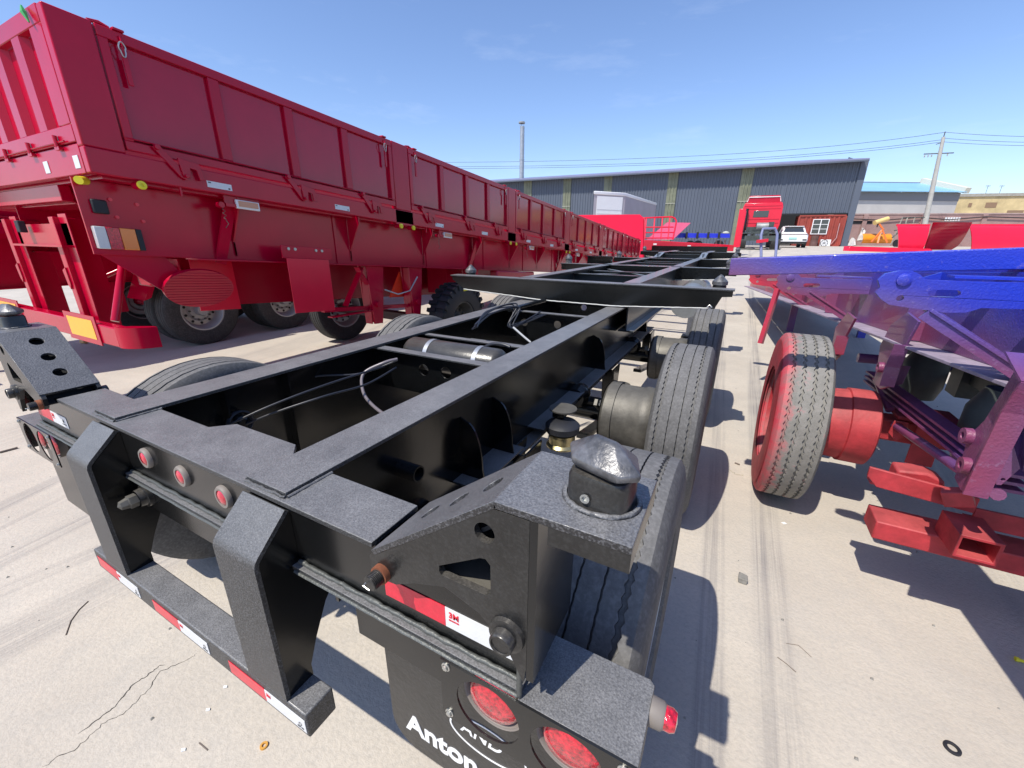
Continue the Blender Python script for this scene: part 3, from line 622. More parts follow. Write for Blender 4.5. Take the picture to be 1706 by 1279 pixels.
for sx in (-1, 1):
    x = XC+sx*1.13
    t = MB().box(x-.10, x+.10, 3.5025, 3.64, 1.20, 1.215).build('lock_bracket', BLACK2, bt)
    MB().lathe([(0, .048), (.045, .048)], (x, 3.57, 1.215), 2, 20).build('lock_collar', PLATE, t, smooth=40)
    MB().lathe([(.045, .03), (.05, .055), (.075, .055), (.11, .022), (.125, .006), (.127, .0005)], (x, 3.57, 1.215), 2, 10).build('lock_cone', CHROMEP, t, smooth=30)
for y in (6.12, 9.2, 11.9):
    o = bolster(y, 1.19, 1.25 if y < 10 else 1.331)
    for sx in (-1, 1):
        x = XC+sx*1.13; z = (1.25 if y < 10 else 1.331)
        t = MB().box(x-.09, x+.09, y+.1305, y+.30, z-.10, z-.012).build('lock_bracket', BLACK2, bt)
        MB().lathe([(-.012, .05), (.05, .05), (.05, .03), (.055, .058), (.08, .055), (.12, .02), (.13, .0005)], (x, y+.2, z), 2, 10).build('lock_cone', CHROMEP, t, smooth=30)
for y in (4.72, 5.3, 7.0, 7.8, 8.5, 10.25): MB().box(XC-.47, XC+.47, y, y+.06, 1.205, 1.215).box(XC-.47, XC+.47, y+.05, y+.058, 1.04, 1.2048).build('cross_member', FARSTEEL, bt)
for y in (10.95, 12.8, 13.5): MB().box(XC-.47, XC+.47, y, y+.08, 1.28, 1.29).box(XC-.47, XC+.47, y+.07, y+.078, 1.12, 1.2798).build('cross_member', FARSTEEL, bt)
for a_, c_ in (((XC-.45, 4.85), (XC+.45, 6.05)), ((XC+.45, 4.85), (XC-.45, 6.05))): MB().beam((*a_, 1.19 if a_[0] < XC else 1.196), (*c_, 1.19 if a_[0] < XC else 1.196), .06, .006).build('diagonal_brace', FARSTEEL, bt)
# upright blocks on the left end of the second bolster
MB().box(XC-1.02, XC-.62, 6.9, 7.0, 1.22, 1.33).box(XC-1.05, XC-.60, 6.88, 7.02, 1.33, 1.34).build('side_stop', BLACK2, bt)
# landing legs and side tanks
for sx in (-1, 1):
    x = XC+sx*.66
    l = MB().box(x-.055, x+.055, 7.35, 7.47, .42, 1.1).build('landing_leg', BLACK2, bt); MB().box(x-.04, x+.04, 7.37, 7.45, gz(7.4)+.03, .4198).build('inner_leg', GALV, l); MB().box(x-.10, x+.10, 7.30, 7.52, gz(7.4), gz(7.4)+.03).build('foot_pad', BLACK2, l)
MB().tube([(XC-.6, 7.41, .8), (XC+.6, 7.41, .8)], .02, 10).build('leg_cross_shaft', BLACK2, bt)
for x, y in ((XC+.78, 4.98), (XC+.78, 5.85)): MB().lathe([(0, .001), (0, .17), (.62, .17), (.62, .001)], (x, y, .93), 1, 26).build('side_tank', mat('grey_tank_metal', (.33, .34, .34), .35, metal=.5, var=.2), bt, smooth=40)
# steel wire rope ends and rope rag hanging at the bolster end
MB().tube([on(1, u, v, 3.36) for u, v in ((1178, 512), (1182, 508), (1186, 512))], .006, 6).build('hook', ZINC, bt, smooth=50)

# ================================================================== NEAR RED SIDE-WALL TRAILER
SL = -.072
def shA(p): return Vector((p.x, p.y, p.z + SL*(p.y-1.15)))
AX, AY = -3.30, 1.15
ra = empty('side_wall_trailer', (-4.55, 4.5, 0), 'dark red side-wall trailer with ribbed drop sides and yellow reflectors on its rear guard', 'trailer', 'red side-wall trailers')
def A(): return MB(shA)
BL, SP, N_B = 2.22, 2.47, 6
Z0, Z1 = 2.075, 2.685
def board_parts(root, y0, x=AX):
    b = A()
    b.box(x-.045, x, y0, y0+BL, Z1-.055, Z1); b.box(x-.045, x, y0, y0+BL, Z0, Z0+.05)
    for yy in (y0, y0+BL-.045): b.box(x-.045, x, yy, yy+.045, Z0+.0502, Z1-.0552)
    b.box(x-.05, x+.006, y0, y0+BL, Z0+.060, Z0+.068)
    fr = b.build('side_board', RED, root, bevel=.004)
    nb = 4; w_ = (BL-.09)/nb
    p = A(); p.box(x-.040, x-.030, y0+.046, y0+.044+w_, Z0+.052, Z1-.056); pn = p.build('panel', REDT, fr)
    for k in range(1, nb): dup(pn, fr, delta=(0, w_*k, SL*w_*k))
    r = A(); r.box(x-.0295, x-.004, y0+.045+w_-.035, y0+.045+w_+.035, Z0+.0695, Z1-.0555); rb = r.build('rib', RED, fr, bevel=.004)
    for k in range(1, nb-1): dup(rb, fr, delta=(0, w_*k, SL*w_*k))
    # hinges along the foot
    h = A(); h.prism([(y0+.12, Z0+.045), (y0+.165, Z0+.055), (y0+.29, Z0-.09), (y0+.27, Z0-.115), (y0+.24, Z0-.10)], 0, x+.0065, x+.022)
    h.prism([(y0+.24, Z0+.01), (y0+.36, Z0-.005), (y0+.375, Z0-.10), (y0+.345, Z0-.10), (y0+.335, Z0-.045), (y0+.30, Z0-.04), (y0+.29, Z0-.10), (y0+.25, Z0-.09)], 0, x+.0225, x+.034)
    h.tube([(x+.006, y0+.145, Z0+.047), (x+.036, y0+.145, Z0+.047)], .016, 10).tube([(x+.01, y0+.27, Z0-.09), (x+.045, y0+.27, Z0-.09)], .012, 8)
    hg = h.build('hinge', RED, fr, bevel=.002)
    for k in (.86, 1.62): dup(hg, fr, delta=(0, k, SL*k))
    # latch and snap hook at both ends
    for yy in (y0+.10, y0+BL-.10):
        l = A(); l.box(x, x+.012, yy-.012, yy+.012, Z1-.26, Z1-.12).box(x-.05, x+.014, yy-.025, yy+.025, Z1-.0, Z1+.012).tube([(x+.012, yy, Z1-.12), (x+.012, yy, Z1-.02)], .006, 6)
        lt = l.build('latch', RED, fr, bevel=.002)
        hk = A(); q = [(x+.02, yy-.006+.014*cos(a)*(1.2 if sin(a) > 0 else .8), Z1-.09+.036*sin(a)) for a in [2*pi*i/20 for i in range(21)]]
        hk.tube(q, .0036, 6, cap=False).build('snap_hook', GALV, lt, smooth=60)
    t = A(); t.tube([(x-.022, y0-.02, Z1+.006), (x-.022, y0+.03, Z1+.016), (x-.022, y0+.07, Z1+.006)], .010, 6).build('top_clip', RED, fr, smooth=60)
    return fr
y0s = [AY+.20+SP*i for i in range(N_B)]
b0 = board_parts(ra, y0s[0])
for y in y0s[1:]: dup(b0, ra, delta=(0, y-y0s[0], SL*(y-y0s[0])))
# posts between the boards
for i in range(N_B+1):
    ya, yb = (AY, y0s[0]-.008) if i == 0 else ((y0s[i-1]+BL+.008, y0s[i]-.008) if i < N_B else (y0s[-1]+BL+.008, y0s[-1]+BL+.12))
    A().box(AX-.07, AX-.002, ya, yb, 2.05, Z1+.004).build('side_post', RED, ra, bevel=.008, seg=3)
    if i and i < N_B: A().box(AX-.07, AX+.0, ya-.02, yb+.02, 1.90, 2.0498).build('post_foot', RED, ra, bevel=.004)
    for yy in ((ya+.02, yb-.02) if 0 < i < N_B else (yb+.02,)):
        c = A().tube([(AX-.05, yy, 1.885), (AX+.022, yy, 1.885)], .021, 16).build('cap_holder', RED, ra, smooth=40)
        MBc = A().lathe([(.022, .0235), (.036, .024), (.038, .021), (.038, .010), (.030, .009), (.030, .0005)], (AX, yy, 1.885), 0, 20).build('yellow_cap', YEL, c, smooth=40)
YE = y0s[-1]+BL+.12
A().box(AX-.06, AX, AY+.001, YE, 1.915, 2.0495).build('side_rail', RED, ra, bevel=.006)
A().box(-5.8, -5.74, AY, YE, 1.915, 2.68).build('far_side_wall', RED, ra)
A().box(-5.739, AX-.071, AY+.07, YE, 1.90, 1.93).build('floor', RED, ra)
A().box(-5.739, AX-.071, YE-.04, YE, 1.931, 2.75).build('headboard', RED, ra)
for i in range(N_B):
    for k, dy in enumerate((.62, 1.66)):
        y = y0s[i]+dy-.22; w = A().box(AX+.0003, AX+.0012, y, y+.16, 1.945, 1.985).build('white_marker_plate', TAPEW, ra)
        if i < 3:
            A().box(AX+.0012, AX+.0016, y+.008, y+.026, 1.972, 1.979).build('print', INK, w); A().box(AX+.0012, AX+.0016, y+.135, y+.148, 1.950, 1.960).build('print', INK, w)
    y = y0s[i]+.56
    hd = A().box(AX-.09, AX-.02, y-.05, y+.20, 1.84, 1.862).box(AX-.045, AX-.035, y-.05, y+.20, 1.8625, 1.914).build('lamp_bracket', RED, ra)
    lb = A().box(AX-.035, AX-.014, y+.02, y+.19, 1.835, 1.895).build('side_marker_lamp', WPAINT, hd, bevel=.004)
    A().box(AX-.0138, AX-.006, y+.035, y+.175, 1.850, 1.888).build('lens', mat('amber_mesh_lens', (.62, .30, .18), .3, bump=.8, bscale=160), lb)
    sp_ = A(); q = [(AX-.03+.008*cos(a*3), y-.07+.008*sin(a*3), 1.84-.09*a/6.28) for a in [6.28*j/60 for j in range(61)]]
    sp_.tube(q, .002, 5).tube([(AX-.03, y-.07, 1.75), (AX-.02, y-.06, 1.72), (AX-.03, y-.08, 1.69)], .0025, 5).build('coil_spring', DRUM, ra, smooth=60)
    A().tube([(AX-.07, y-.08, 1.845), (AX-.02, y-.08, 1.845)], .02, 12).build('pin_tube', RED, ra, smooth=40)
    A().box(AX-.02, AX-.008, y-.33, y-.32, 1.86, 1.914).build('rope_hook', RED, ra)
# outriggers under the floor
for i in range(13):
    y = 1.95+1.12*i
    A().prism([(-3.49, 1.50), (-3.49, 1.60), (-3.33, 1.86), (-3.33, 1.914), (-3.49, 1.914)], 1, y, y+.012).build('outrigger', RED, ra)
    if i % 3 == 0: A().beam((-3.50, y-.12, 1.44), (-3.40, y-.02, 1.86), .02, .075, up=(0, 1, 0)).build('outrigger_strut', RED, ra)
# chassis beam whose web shows under the side
bw = A().box(-3.512, -3.500, AY-.03, YE-.3, 1.47, 1.8998).box(-3.60, -3.44, AY+.5, YE-.3, 1.458, 1.4698).build('chassis_beam', RED, ra, bevel=.002)
A().box(-3.4995, -3.496, AY-.03, AY+.42, 1.475, 1.895).build('end_plate', RED, bw)
for y, z in ((1.17, 1.80), (1.30, 1.79), (1.18, 1.70), (1.31, 1.69)): A().tube([(-3.496, y+.10, z), (-3.486, y+.10, z)], .011, 8).build('bolt', REDB, bw)
A().box(-3.4955, -3.47, 1.17, 1.245, 1.71, 1.79).build('plug_socket', RUBK, bw, bevel=.008)
for k, M_ in enumerate((LENSW, LENSR, LENSO, RUBK)):
    zc = ((1.12, 1.175), (1.177, 1.24), (1.242, 1.32), (1.322, 1.352))[k]
    A().box(-3.4955, -3.455, zc[0]+.02, zc[1]+.02, 1.505, 1.635).build('tail_lamp', M_, bw, bevel=.004)
for k in range(9): A().box(-3.4995, -3.490, 2.9+k*1.35, 2.93+k*1.35, 1.472, 1.8995).build('web_stiffener', RED, bw)
A().box(-5.10, -5.088, AY+.1, YE-.3, 1.47, 1.8998).box(-5.18, -5.0, AY+.1, YE-.3, 1.458, 1.4698).build('chassis_beam', RED, ra)
A().box(-4.98, -4.90, 2.4, 9.5, .98, 1.455).build('side_box', RED, ra)
A().box(-4.6, -4.2, 5.6, 6.9, 1.05, 1.455).build('spare_carrier', RED, ra)
# tailgate
tg = A().box(-5.73, -3.374, AY, AY+.05, Z1-.07, Z1+.01).box(-5.73, -3.374, AY, AY+.05, 2.075, 2.16).box(-3.535, -3.374, AY, AY+.05, 2.1602, Z1-.0702).build('tailgate', RED, ra, bevel=.004)
A().box(-5.73, -3.46, AY+.04, AY+.048, 2.165, Z1-.075).build('panel', RED, tg)
r_ = A().prism([(-3.845, AY+.0395), (-3.82, AY+.002), (-3.71, AY+.002), (-3.685, AY+.0395)], 2, 2.1605, Z1-.0705); rb = r_.build('rib', RED, tg)
for k in range(1, 6): dup(rb, tg, delta=(-.34*k, 0, 0))
for k in range(5):
    x = -3.60-.43*k; l = A().tube([(x, AY-.012, 2.12), (x, AY-.012, 2.06)], .011, 8).box(x-.03, x+.03, AY-.018, AY-.001, 2.045, 2.062).build('gate_latch', RED, tg, smooth=50)
A().tube([(-5.7, AY-.008, 2.085), (-3.5, AY-.008, 2.085)], .005, 6).build('gate_rod', RED, tg)
A().box(-5.73, -3.374, AY+.003, AY+.05, 1.915, 2.066).build('rear_rail', RED, ra, bevel=.004)
for x in (-3.41, -3.86, -4.9): A().box(x-.07, x, AY+.0, AY+.0028, 1.945, 2.01).build('white_marker_plate', TAPEW, ra)
A().tube([(-3.46, AY+.02, 1.885), (-3.40, AY-.03, 1.875)], .022, 14).build('yellow_cap', YEL, ra, smooth=40)
A().tube([(-3.50, AY-.012, 2.70), (-3.47, AY-.02, 2.66), (-3.44, AY-.02, 2.615)], [.004, .014, .004], 5).build('green_ribbon', GREENR, ra)
A().box(-5.7, -4.02, AY+.06, AY+.12, 1.80, 1.90).box(-5.7, -4.02, AY+.121, AY+.30, 1.79, 1.802).build('rear_cross_beam', RED, ra, bevel=.004)
# rear guard
GY = AY-.02
gd = A().box(-5.75, -3.42, GY-.05, GY+.03, .895, 1.025).build('rear_guard', RED, ra, bevel=.008)
arc = [(-3.42+.13*sin(a), GY-.05+.13*(1-cos(a))) for a in [pi/2*i/8 for i in range(9)]]
A().prism([(-3.4195, GY+.03), (-3.4195, GY-.05)]+arc[1:]+[(-3.29, GY+.12), (-3.33, GY+.12)], 2, .895, 1.030).build('guard_end', RED, gd, smooth=30)
for x0, x1 in ((-4.13, -3.72), (-5.57, -5.17)):
    A().box(x0-.05, x1+.05, GY-.058, GY-.0505, .880, 1.075).build('reflector_backing', RED, gd); A().box(x0, x1, GY-.0600, GY-.0585, .915, 1.045).build('yellow_reflector', TAPEY, gd)
for x in (-4.12, -5.08):
    p = A().box(x-.0, x+.008, GY+.031, GY+.22, .90, 1.70).box(x+.0085, x+.14, GY+.06, GY+.068, .90, 1.72).box(x-.07, x-.0005, GY+.031, GY+.039, .90, 1.70).build('guard_post', RED, gd, bevel=.002)
    A().prism([(x-.09, 1.35), (x-.035, 1.37), (x-.03, 1.26), (x-.05, 1.22), (x-.075, 1.25)], 1, GY+.022, GY+.030).build('lug_plate', RED, p)
A().box(-5.0, -4.0, GY+.06, GY+.07, 1.52, 1.66).box(-5.0, -4.0, GY+.0, GY+.07, 1.505, 1.519).build('guard_cross_plate', RED, gd)
A().tube([(-3.72, GY+.06, 1.03), (-3.80, GY+.25, 1.50)], .024, 12).build('guard_stay', RED, gd, smooth=50)
A().tube([(-4.4, GY+.1, 1.20), (-4.15, GY+.6, 1.5)], .015, 8).build('guard_brace', RED, gd, smooth=50)
A().box(-4.75, -4.68, GY+.0, GY+.04, 1.60, 1.68).build('tow_socket', RUBK, gd, bevel=.005)
# hanging plates and mud flaps
fp = A().box(-3.36, -3.345, 2.24, 2.72, 1.50, 1.60).build('flap_holder', RED, ra, bevel=.003)
for y in (2.30, 2.36, 2.56, 2.62): A().tube([(-3.345, y, 1.575), (-3.338, y, 1.575)], .012, 10).build('bolt', ZINC, fp)
A().box(-3.35, -3.342, 2.27, 2.68, 1.04, 1.4995).build('mud_flap', REDB, fp, bevel=.002)
A().box(-3.85, -3.84, 1.78, 2.10, 1.05, 1.455).build('mud_flap', REDB, ra, bevel=.002)
A().box(-4.0, -3.842, 1.70, 1.71, 1.10, 1.455).build('flap_bracket', RED, ra)
A().box(-4.05, -3.86, 1.50, 1.72, 1.25, 1.40).build('battery_box', RED, ra, bevel=.01)
dp = A(); C0 = Vector((-3.52, 1.66, 1.255)); ey = Vector((.0, .185, .0)); ez = Vector((.06, .0, .125))
pts = [C0+ey*1.25*cos(a)+ez*1.1*sin(a) for a in [2*pi*i/40 for i in range(40)]]
nn = ey.cross(ez).normalized()*.012; dp.add([p-nn for p in pts]+[p+nn for p in pts], [tuple(range(40)), tuple(range(79, 39, -1))]+[(i, (i+1) % 40, 40+(i+1) % 40, 40+i) for i in range(40)])
dk = dp.build('round_splash_plate', RED, ra)
for k in range(-6, 7):
    t = k/7.2; h_ = sqrt(1-t*t)
    A().tube([C0+ez*1.1*t-ey*1.25*h_*.97+nn*1.1, C0+ez*1.1*t+ey*1.25*h_*.97+nn*1.0], .0035, 5).build('pressed_rib', RED, dk)
A().prism([(1.16, 1.475), (1.50, 1.475), (1.60, 1.33), (1.44, 1.24)], 0, -3.56, -3.55).build('splash_plate_arm', RED, ra)
# yard axle under the trailer
ax = MB().beam((-5.85, 4.6, .52), (-3.0, 4.45, .52), .12, .12).build('axle_beam', mat('brown_axle', (.07, .03, .03), .5, var=.4), ra, bevel=.01)
rim = add_rim(ra, (-5.62, 4.62, .52), 1, name='wheel'); add_tyre(rim, (-5.62, 4.62, .52), R=.52, w=.25, M=RUB, grooves=[(-.6, 0, .012), (-.2, 0, .012), (.2, 0, .012), (.6, 0, .012)], n=80)
TC = Vector((-3.32, 4.62, .53))
rim = add_rim(ra, TC, 1, rr=.25, name='wheel', M=DRUM, dish=.13, w=.22); 
p, wob = tyre_profile(.485, .27, .25, [], .02)
tt = MB().lathe(p, TC, 0, 72).build('tyre', RUBK, rim, smooth=40)
lg = MB()
for k in range(30):
    for sx in (-1, 1):
        a = 2*pi*(k+(.5 if sx > 0 else 0))/30; d = Vector((0, cos(a), sin(a))); t = Vector((0, -sin(a), cos(a)))
        c = TC+d*.495; X = Vector((1, 0, 0))
        P = [c+X*sx*.01+t*-.026, c+X*sx*.01+t*.026, c+X*sx*.135+t*(.034), c+X*sx*.135+t*-.018]
        lg.add([q-d*.02 for q in P]+[q+d*(.012 if i < 2 else .0) for i, q in enumerate(P)], [(0, 1, 2, 3), (7, 6, 5, 4), (0, 4, 5, 1), (1, 5, 6, 2), (2, 6, 7, 3), (3, 7, 4, 0)])
        P = [TC+d*.50+X*sx*.134+t*-.018, TC+d*.50+X*sx*.134+t*.034, TC+d*.43+X*sx*.138+t*.03, TC+d*.43+X*sx*.138+t*-.014]
        lg.add([q-X*sx*.01 for q in P]+[q+X*sx*.008 for q in P], [(0, 1, 2, 3), (7, 6, 5, 4), (0, 4, 5, 1), (1, 5, 6, 2), (2, 6, 7, 3), (3, 7, 4, 0)])
lo = lg.build('tread_lugs', RUBK, tt); lo['kind'] = 'stuff'
MB().box(TC.x+.136, TC.x+.139, TC.y-.02, TC.y+.07, TC.z+.40, TC.z+.418).build('yellow_paint_mark', YEL, tt)
for y, h in ((3.35, .62), (4.0, .58), (5.3, .5), (6.4, .55)):
    hg = A().prism([(y-.10, 1.455), (y+.14, 1.455), (y+.10, 1.10), (y+.06, 1.455-h), (y-.06, 1.455-h), (y-.08, 1.15)], 0, -3.62, -3.60).prism([(y-.10, 1.455), (y+.14, 1.455), (y+.10, 1.10), (y+.06, 1.455-h), (y-.06, 1.455-h), (y-.08, 1.15)], 0, -3.50, -3.48).box(-3.599, -3.501, y-.08, y-.07, 1.455-h, 1.45).build('spring_hanger', RED, ra, bevel=.002)
    A().tube([(-3.64, y, 1.05), (-3.44, y, 1.05)], .035, 14).build('hanger_pin', RED, hg, smooth=40)
for (ya, za), (yb, zb) in (((2.95, 1.05), (3.22, 1.44)), ((3.15, 1.44), (3.42, 1.05)), ((2.75, .95), (3.6, 1.0)), ((4.2, .8), (5.2, .82))):
    A().beam((-3.52, ya, za), (-3.52, yb, zb), .012, .07, up=(1, 0, 0)).build('brace_plate', RED, ra)
A().beam((-3.55, 2.7, 1.02), (-3.55, 3.9, 1.0), .05, .04).build('spring_leaf', RED, ra)
A().prism([(3.72, 1.10), (4.16, 1.10), (4.02, 1.40), (3.92, 1.40)], 0, -3.66, -3.64).build('orange_red_chock_plate', mat('orange_red_plate', (.9, .06, .02), .4), ra)
hs = [Vector((-3.4, y, z)) for y, z in ((3.4, 1.05), (3.6, .98), (3.8, 1.0), (3.95, 1.15))]
MB().tube(hs, .008, 8).build('grey_hose', GALV, ra, smooth=60)
bx = A().box(-3.56, -3.42, 5.9, 7.3, 1.12, 1.455).build('tool_box', RED, ra, bevel=.02)
A().lathe([(-.1, .001), (-.1, .16), (.9, .16), (.9, .001)], (-3.62, 8.0, 1.22), 1, 24).build('air_tank', RED, ra, smooth=40)
for y in (10.6, 11.1): A().box(-3.60, -3.48, y, y+.12, 1.1-.4, 1.455).build('landing_leg', RED, ra)

# ================================================================== SECOND RED SIDE-WALL TRAILER (behind the first)
rb_ = empty('side_wall_trailer', (-8.4, 4.0, 0), 'red side-wall trailer with white-rimmed dual wheels, mostly hidden behind the nearest red one', 'trailer', 'red side-wall trailers')
DX, DY, DZ = -3.82, -.42, -.30
for y in y0s[:5]:
    c = dup(b0, rb_, delta=(0, 0, 0)); c.location = Vector(b0.location) + Vector((-4.55+8.4+DX, y-y0s[0]+4.5-4.0+DY, SL*(y-y0s[0])*.2+DZ))
def B(): return MB()
B().box(-7.18, -7.12, .73, 13.2, 1.60, 1.765).box(-7.18, -7.12, .73, .93, 1.7652, 2.39).build('side_rail', RED, rb_)
B().box(-9.6, -7.181, .75, 13.2, 1.55, 1.60).build('floor', RED, rb_); B().box(-9.6, -7.19, .73, .78, 1.61, 2.39).build('tailgate', RED, rb_)
B().box(-9.6, -9.54, .79, 13.2, 1.61, 2.39).build('far_side_wall', RED, rb_)
for x in (-7.85, -9.0): B().box(x, x+.012, .8, 13, .98, 1.549).box(x-.07, x+.08, .8, 13, .965, .979).build('chassis_beam', RED, rb_)
for x0 in (-9.5, -7.45): 
    l = B().box(x0, x0+.24, .74, .78, 1.28, 1.42).build('tail_lamp', LENSR, rb_, bevel=.01)
B().box(-9.5, -7.2, .70, .78, .50, .62).build('rear_guard', RED, rb_, bevel=.006)
for x in (-8.0, -8.8): B().box(x-.05, x+.05, .782, .86, .50, 1.55).build('guard_post', RED, rb_)
for i, y in enumerate((3.35, 4.72, 6.1)):
    B().tube([(-9.5, y, .52), (-7.3, y, .52)], .06, 12).build('axle', RED, rb_, smooth=40)
    for sx, x in ((1, -7.27), (1, -7.60), (-1, -9.52), (-1, -9.19)):
        rm = add_rim(rb_, (x, y, .52), sx, name='wheel', dish=.13); add_tyre(rm, (x, y, .52), R=.525, w=.26, M=RUB, grooves=[(-.5, 0, .012), (0, 0, .012), (.5, 0, .012)], n=64)
    B().prism([(y-.68, .75), (y-.60, .78), (y-.45, 1.08), (y+.45, 1.08), (y+.60, .78), (y+.68, .75), (y+.50, 1.12), (y-.50, 1.12)], 0, -7.7, -7.16).build('mudguard', RED, rb_)
for y in (2.6, 4.05, 5.4, 6.8): B().box(-7.90, -7.78, y-.06, y+.08, .55, .964).box(-9.05, -8.93, y-.06, y+.08, .55, .964).build('spring_hanger', RED, rb_)
for x in (-8.0, -9.0): B().box(x, x+.12, 10.2, 10.32, gz(10.2), .97).build('landing_leg', RED, rb_)

# ================================================================== BLUE AND RED TRAILER FRAME ON THE RIGHT
rc = empty('flatbed_trailer_frame', (1.5, 3.0, 0), 'bare trailer frame sprayed blue over red primer, with one red-dusted wheel', 'trailer', 'trailers parked side by side in the yard')
GC = -.02
def Cm(): return MB()
b = MB(lambda p: Vector((p.x, p.y+.0*p.x, p.z+.066*(p.x+.04))))
b.box(-.045, 2.7, 2.37, 2.43, 1.415, 1.496).build('top_cross_beam', SPRAY, rc, bevel=.004)
# outrigger plates with slot and round eye
o1 = [(.463, 1.42), (.452, 1.445), (.469, 1.469), (.508, 1.481), (.540, 1.480), (.562, 1.470), (.579, 1.452), (.70, 1.452), (1.75, 1.475), (1.75, 1.395), (.86, 1.372), (.745, 1.367), (.712, 1.349), (.66, 1.344), (.571, 1.352), (.503, 1.360), (.475, 1.378), (.455, 1.40)]
slot = [(.612+.014*cos(a), 1.408+.012*sin(a)) for a in [pi/2+pi*i/8 for i in range(9)]] + [(.668+.014*cos(a), 1.410+.012*sin(a)) for a in [-pi/2+pi*i/8 for i in range(9)]]
def outr(y, f, dx, dz, name='outrigger_arm'):
    P = [((x-.463)*f+dx, (z-1.42)*f+dz) for x, z in o1]; H = [((x-.463)*f+dx, (z-1.42)*f+dz) for x, z in slot]
    h2_ = circ((.528-.463)*f+dx, (1.385-1.42)*f+dz, .011*f, 14)
    o = Cm().prism(P, 1, y-.012, y+.012, holes=[H, h2_]).build('outrigger_arm', SPRAY, rc, bevel=.003)
    Cm().lathe([(-.012, .022*f), (-.020, .021*f), (-.024, .012*f), (-.024, .0005)], ((.522-.463)*f+dx, y, (1.450-1.42)*f+dz), 1, 18).build('eye_boss', SPRAY, o, smooth=40)
    x_ = (.56-.463)*f+dx; Cm().box(x_+.1*f, x_+1.2*f, y+.0125, y+.08, dz+.040*f, dz+.048*f).build('arm_flange', SPRAY, o)
    return o
outr(2.0, 1.0, .463, 1.42); outr(3.9, 1.25, .28, 1.28); outr(5.6, 1.25, .12, 1.19)
def shC(p): return Vector((p.x-.069*p.y, p.y, p.z-.058*(p.y-2.2)))
XB = 1.06
def Cc(): return MB(shC)
wb = Cc().box(XB+.06, XB+.072, -.5, 12, 1.115, 1.48).build('main_beam', SPRAY, rc, bevel=.002)
Cc().box(XB-.07, XB+.14, -.5, 12, 1.100, 1.114).build('lower_flange', mat('dusty_lilac_flange', (.30, .25, .31), .6, bump=.5, bscale=70, var=.3, vscale=12), wb, bevel=.002)
Cc().box(XB+1.3, XB+1.312, -.5, 12, 1.115, 1.48).build('main_beam', SPRAY, rc); 
for y in (2.95, 4.6, 6.0): Cc().prism([(XB-.03, 1.44), (XB+.0598, 1.48), (XB+.0598, 1.12), (XB+.0, 1.12), (XB-.02, 1.18)], 1, y, y+.012).build('web_gusset', SPRAY, wb)
for y, xa, za, xb, zb in ((2.03, .62, 1.35, .95, 1.10), (3.93, .50, 1.22, .83, .98), (5.63, .36, 1.13, .70, .90)):
    Cm().beam((xa, y+.01, za), (xb+.06, y+.01, zb), .12, .012, up=(1, 0, 1)).build('diagonal_strut', SPRAY, rc, bevel=.002)
    Cm().beam((xa-.01, y-.035, za-.01), (xb+.05, y-.035, zb-.01), .012, .05, up=(1, 0, 1)).build('strut_flange', SPRAY, rc)
# suspension hangers (side plates face -X)
def hanger(x, outline, pins, w=.03):
    P = [tuple(on(0, u, v, x).yz) for u, v in outline]
    hl = [circ(*on(0, u, v, x).yz, .011, 14) for u, v in pins]
    o = MB().prism(P, 0, x, x+.012, holes=hl).build('spring_hanger', SPRAY, rc, bevel=.003)
    n = len(P); i0 = max(range(n), key=lambda i: P[i][1]); cy_ = sum(q[0] for q in P)/n; b_ = MB(); fr_ = [q for q in P if q[1] < max(r[1] for r in P)-.02]
    lo_ = sorted((q for q in fr_ if q[0] < cy_+.3*(q[1]-sum(r[1] for r in P)/n)), key=lambda q: -q[1])
    for q, r in zip(lo_, lo_[1:]): b_.beam((x-.012, q[0], q[1]), (x-.012, r[0], r[1]), .060, .008, up=(0, -1, 0))
    b_.build('hanger_flange', SPRAY, o)
    for u, v in pins: c = on(0, u, v, x); MB().lathe([(0, .030), (-.022, .028), (-.022, .013), (.004, .012), (.004, .0005)], c, 0, 20).build('pin_boss', SPRAY, o, smooth=35)
    return o
hanger(.82, [(1740, 560), (1706, 590), (1668, 655), (1640, 700), (1612, 728), (1602, 765), (1590, 795), (1600, 816), (1632, 828), (1645, 800), (1672, 745), (1700, 690), (1735, 640)][::-1], [(1617, 727), (1613, 776)])
hanger(.80, [(1512, 520), (1484, 540), (1466, 575), (1461, 612), (1454, 636), (1466, 648), (1482, 644), (1492, 612), (1508, 575), (1530, 535)][::-1], [(1470, 612)])
hanger(.62, [(1412, 520), (1392, 545), (1386, 575), (1372, 600), (1384, 606), (1399, 590), (1408, 560), (1424, 530)][::-1], [(1391, 585)])
Cm().prism([(.870, .964), (.917, .923), (.952, .852), (.927, .778), (.915, .776), (.895, .83), (.865, .875)], 1, 1.90, 1.908, holes=[circ(.925, .80, .006, 10)]).build('shock_bracket', SPRAY, rc, bevel=.003)
Cm().prism([(.90, .90), (.965, .90), (.955, .79), (.925, .775), (.895, .82)], 1, 3.10, 3.108).build('shock_bracket', SPRAY, rc, bevel=.003)
Cc().box(XB+.075, XB+1.4, 1.75, 12, 1.481, 1.492).build('deck_plate', SPRAY, rc)
for x, y0_, y1_ in ((1.42, 2.2, 4.4), (1.9, 2.3, 5.5)): MB().box(x, x+.10, y0_, y1_, .72, .82).build('leaf_spring', BLUEBR, rc)
for y in (2.35, 3.6, 4.9): MB().box(1.38, 1.56, y, y+.16, .62, 1.25).build('inner_hanger', BLUEBR, rc)
MB().lathe([(0, .001), (0, .13), (.7, .13), (.7, .001)], (1.35, 4.2, 1.0), 0, 20).build('air_tank', BLUEBR, rc, smooth=40)
